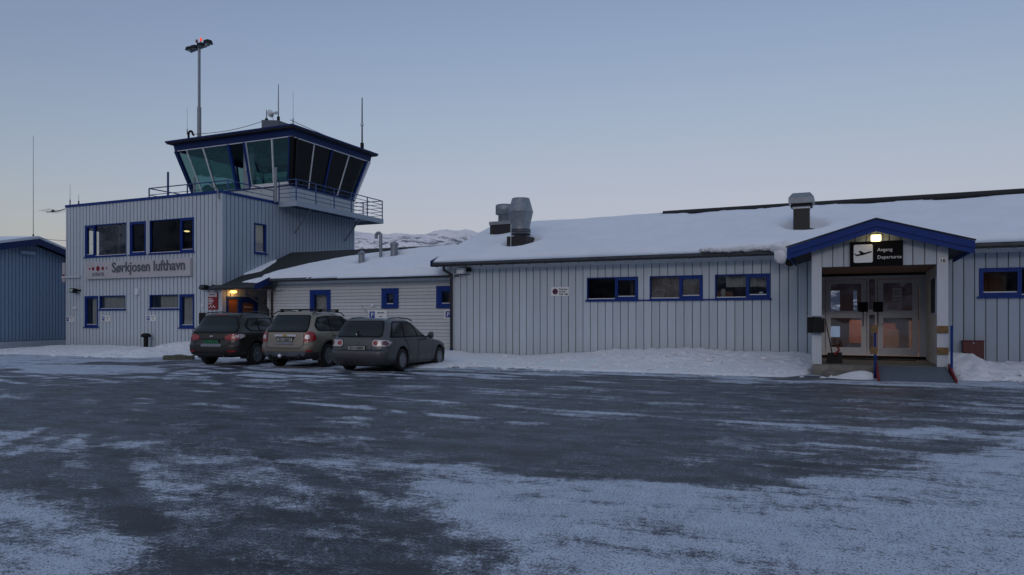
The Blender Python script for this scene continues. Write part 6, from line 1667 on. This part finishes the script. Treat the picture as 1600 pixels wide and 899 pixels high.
c.side('window_trim', [(-.50, 1.09), (-.58, 1.22), (-.38, 1.50), (.1, 1.56), (1.15, 1.55), (1.55, 1.42), (2.12, 1.12), (2.1, 1.08)], 'black', off=.003)
c.side('rear_quarter_window', [(-.42, 1.12), (-.52, 1.22), (-.32, 1.46), (.12, 1.50), (.12, 1.12)], 'carglass', off=.012)
c.side('rear_door_window', [(.19, 1.12), (.98, 1.12), (.90, 1.51), (.19, 1.51)], 'carglass', off=.012)
c.side('front_door_window', [(1.06, 1.12), (2.0, 1.13), (1.50, 1.41), (1.15, 1.50), (1.0, 1.51)], 'carglass', off=.012)
for sg_ in (1, -1):
    P = lambda q: [(a*sg_, b) for a, b in q]
    c.rear('tail_lamp', P([(.60, .78), (.78, .76), (.85, .84), (.86, 1.06), (.78, 1.08), (.64, 1.06)]), 'tail', off=.010)
    o = c.rear('tail_lamp_inner', P([(.65, .86), (.78, .86), (.78, .99), (.65, .99)]), 'tailclear', off=.018, rounds=3, grid=.04)
    c.rear('reflector', P([(.70, .50), (.86, .50), (.86, .55), (.70, .55)]), 'tail', off=.008, rounds=1, grid=.04)
c.side('tail_lamp_side', [(-.84, .80), (-.66, .84), (-.70, 1.06), (-.80, 1.07)], 'tail', off=.010, grid=.05)
c.rear('skid_plate', [(-.62, .36), (.62, .36), (.72, .49), (-.72, .49)], 'rim', off=.012, rounds=1)
MB().fbox(FBk, -.36, .36, .935, .99, .885, .92).build('chrome_strip', 'chrome', c.root, bevel=.004)
MB().prism([FBk.p(a, .9625+b, .922) for a, b in ((-.085, -.012), (-.03, -.012), (-.03, -.028), (.03, -.028), (.03, -.012), (.085, -.012), (.07, .014), (.03, .014), (.03, .028), (-.03, .028), (-.03, .014), (-.07, .014))], (-.008, 0, 0)).build('badge', 'gold', c.root)
MB().fbox(FBk, -.30, .30, .77, .925, .88, .905).build('plate_recess', 'black', c.root)
plate(c, 0, .845, -.905, 'platewhite', 'ZH 26851')
c.rear('plate_sill', [(-.30, .70), (.30, .70), (.28, .76), (-.28, .76)], 'rim', off=.01, rounds=1)
c.groove([(-.60, 1.05), (-.62, .66), (-.50, .60), (.50, .60), (.62, .66), (.60, 1.05)], (1, 0, 0), .018)
for v in ((0, 1, 0), (0, -1, 0)):
    c.groove([(.52, .62), (.40, .80), (.16, 1.08)], v); c.groove([(.52, .62), (.56, .42), (1.02, .40)], v); c.groove([(1.03, 1.08), (1.02, .40), (2.1, .40), (2.16, 1.08)], v)
for y_ in (-.66, .66):
    MB().tube([(1.3, y_, 1.56), (1.1, y_, 1.66), (.3, y_*.98, 1.72), (-.35, y_*.98, 1.68), (-.50, y_, 1.60)], .018, 8).build('roof_rail', 'gutter', c.root)
for x_ in (-.1, .85): MB().bar((x_, -.72, 1.745), (x_, .72, 1.745), .06, .03).box(x_-.04, x_+.04, -.70, -.62, 1.66, 1.76).box(x_-.04, x_+.04, .62, .70, 1.66, 1.76).build('roof_bar', 'black', c.root)
for y_ in (-1, 1):
    MB().lathe((1.95, y_*1.0, 1.16), [(.02, -.09), (.09, -.07), (.12, 0), (.11, .06), (.03, .08)], 14, axis=(0, y_, .0)).build('mirror', 'paint_beige', c.root)
    MB().bar((1.97, y_*.84, 1.10), (1.95, y_*.97, 1.13), .06, .04).build('mirror_arm', 'black', c.root)
    for xx in (.30, 1.28): MB().bar((xx-.1, y_*.935, .96), (xx+.1, y_*.937, .965), .035, .03).build('door_handle', 'paint_beige', c.root)
    MB().tube([(-.85, y_*.50, .37), (-1.0, y_*.50, .36)], .045, 12).build('exhaust', 'gutter', c.root)
MB().tube([(-.9, 0, .34), (-1.12, 0, .34), (-1.16, 0, .42)], .028, 8).build('tow_bar', 'black', c.root)
MB().lathe((-1.17, 0, .38), [(.01, -.05), (.05, -.03), (.055, .02), (.01, .055)], 12).build('tow_ball', 'chrome', c.root)
MB().bar((-.83, .15, 1.13), (-.87, -.35, 1.08), .025, .02).build('wiper', 'black', c.root)
c.side('sill_cladding', [(.5, .36), (2.2, .36), (2.2, .44), (.5, .44)], 'cladding', off=.015, rounds=0)
c.done()

# --------------------------------------------- dark SUV at the left
M['paint_dark'] = carpaint('dark_olive_grey_car_paint', (.016, .013, .010), .3, .32)
c = Car('dark_suv', 'dark brownish SUV with a green number plate, leftmost of the three parked cars', suv_levels(-1.04, 3.63, .945, 1.66, 1.0), 2.70, .355, 'paint_dark', rot=9, loc=(-17.80, 17.65), pitch=-.5)
c.rear('rear_window', [(-.74, 1.04), (.74, 1.04), (.76, 1.12), (.58, 1.50), (-.58, 1.50), (-.76, 1.12)], 'carglass', off=.012)
c.rear('rear_window_trim', [(-.78, 1.01), (.78, 1.01), (.80, 1.12), (.61, 1.53), (-.61, 1.53), (-.80, 1.12)], 'black', off=.003)
c.side('window_trim', [(-.30, 1.07), (-.50, 1.20), (-.3, 1.46), (.1, 1.50), (1.15, 1.50), (1.55, 1.38), (2.16, 1.10), (2.1, 1.06)], 'black', off=.003)
c.side('rear_quarter_window', [(-.26, 1.10), (-.40, 1.20), (-.22, 1.43), (.12, 1.46), (.12, 1.10)], 'carglass', off=.012)
c.side('rear_door_window', [(.19, 1.10), (.98, 1.10), (.90, 1.46), (.19, 1.46)], 'carglass', off=.012)
c.side('front_door_window', [(1.06, 1.10), (2.0, 1.11), (1.50, 1.37), (1.15, 1.46), (1.0, 1.46)], 'carglass', off=.012)
for sg_ in (1, -1):
    P = lambda q: [(a*sg_, b) for a, b in q]
    c.rear('tail_lamp', P([(.44, .84), (.58, .79), (.84, .80), (.88, .90), (.86, .98), (.58, .98), (.46, .93)]), 'tail', off=.010)
    c.rear('tail_lamp_inner', P([(.76, .88), (.86, .88), (.86, .96), (.76, .96)]), 'tailclear', off=.016, rounds=2, grid=.04)
    c.rear('reflector', P([(.58, .44), (.82, .44), (.82, .50), (.58, .50)]), 'tail', off=.008, rounds=1, grid=.04)
c.side('tail_lamp_side', [(-.86, .83), (-.60, .92), (-.64, .98), (-.86, .99)], 'tailclear', off=.010, grid=.05)
MB().fbox(FBk, -.40, .40, .83, .87, .945, .985).build('plate_hood', 'paint_dark', c.root, bevel=.006)
plate(c, -.0, .755, -.995, 'plategreen', 'ZN 17890', 'platetextyellow')
MB().prism([FBk.p(-.07+a, .925+b, .965) for a, b in ((-.02, -.02), (.02, -.02), (.04, .02), (.0, .02))], (-.006, 0, 0)).prism([FBk.p(.0+a, .925+b, .965) for a, b in ((-.02, -.02), (.02, -.02), (.04, .02), (.0, .02))], (-.006, 0, 0)).build('badge', 'chrome', c.root)
c.groove([(-.60, 1.0), (-.62, .68), (-.50, .63), (.50, .63), (.62, .68), (.60, 1.0)], (1, 0, 0), .018)
c.rear('bumper_panel', [(-.36, .60), (.36, .60), (.36, .69), (-.36, .69)], 'rim', off=.006, rounds=1)
c.rear('lower_bumper', [(-.80, .32), (.80, .32), (.86, .42), (-.86, .42)], 'cladding', off=.008, rounds=1)
for v in ((0, 1, 0), (0, -1, 0)):
    c.groove([(.52, .62), (.40, .80), (.16, 1.06)], v); c.groove([(.52, .62), (.56, .42), (1.02, .40)], v); c.groove([(1.03, 1.06), (1.02, .40), (2.1, .40), (2.16, 1.06)], v)
for y_ in (-.66, .66): MB().tube([(1.3, y_, 1.54), (1.1, y_, 1.64), (.3, y_*.98, 1.69), (-.35, y_*.98, 1.65), (-.5, y_, 1.56)], .018, 8).build('roof_rail', 'gutter', c.root)
for y_ in (-1, 1):
    MB().lathe((1.95, y_*1.02, 1.14), [(.02, -.09), (.09, -.07), (.12, 0), (.11, .06), (.03, .08)], 14, axis=(0, y_, .0)).build('mirror', 'paint_dark', c.root)
    MB().bar((1.97, y_*.86, 1.08), (1.95, y_*.99, 1.11), .06, .04).build('mirror_arm', 'black', c.root)
    for xx in (.30, 1.28): MB().bar((xx-.1, y_*.955, .95), (xx+.1, y_*.957, .955), .035, .03).build('door_handle', 'paint_dark', c.root)
MB().tube([(-.9, -.45, .33), (-1.04, -.45, .32)], .04, 12).build('exhaust', 'gutter', c.root)
c.rear('high_brake_lamp', [(-.2, 1.565), (.2, 1.565), (.2, 1.59), (-.2, 1.59)], 'tail', off=.006, rounds=0)
c.done()
print('objects', len(bpy.data.objects), 'tris', sum(len(p.vertices)-2 for o in bpy.data.objects if o.type == 'MESH' for p in o.data.polygons))
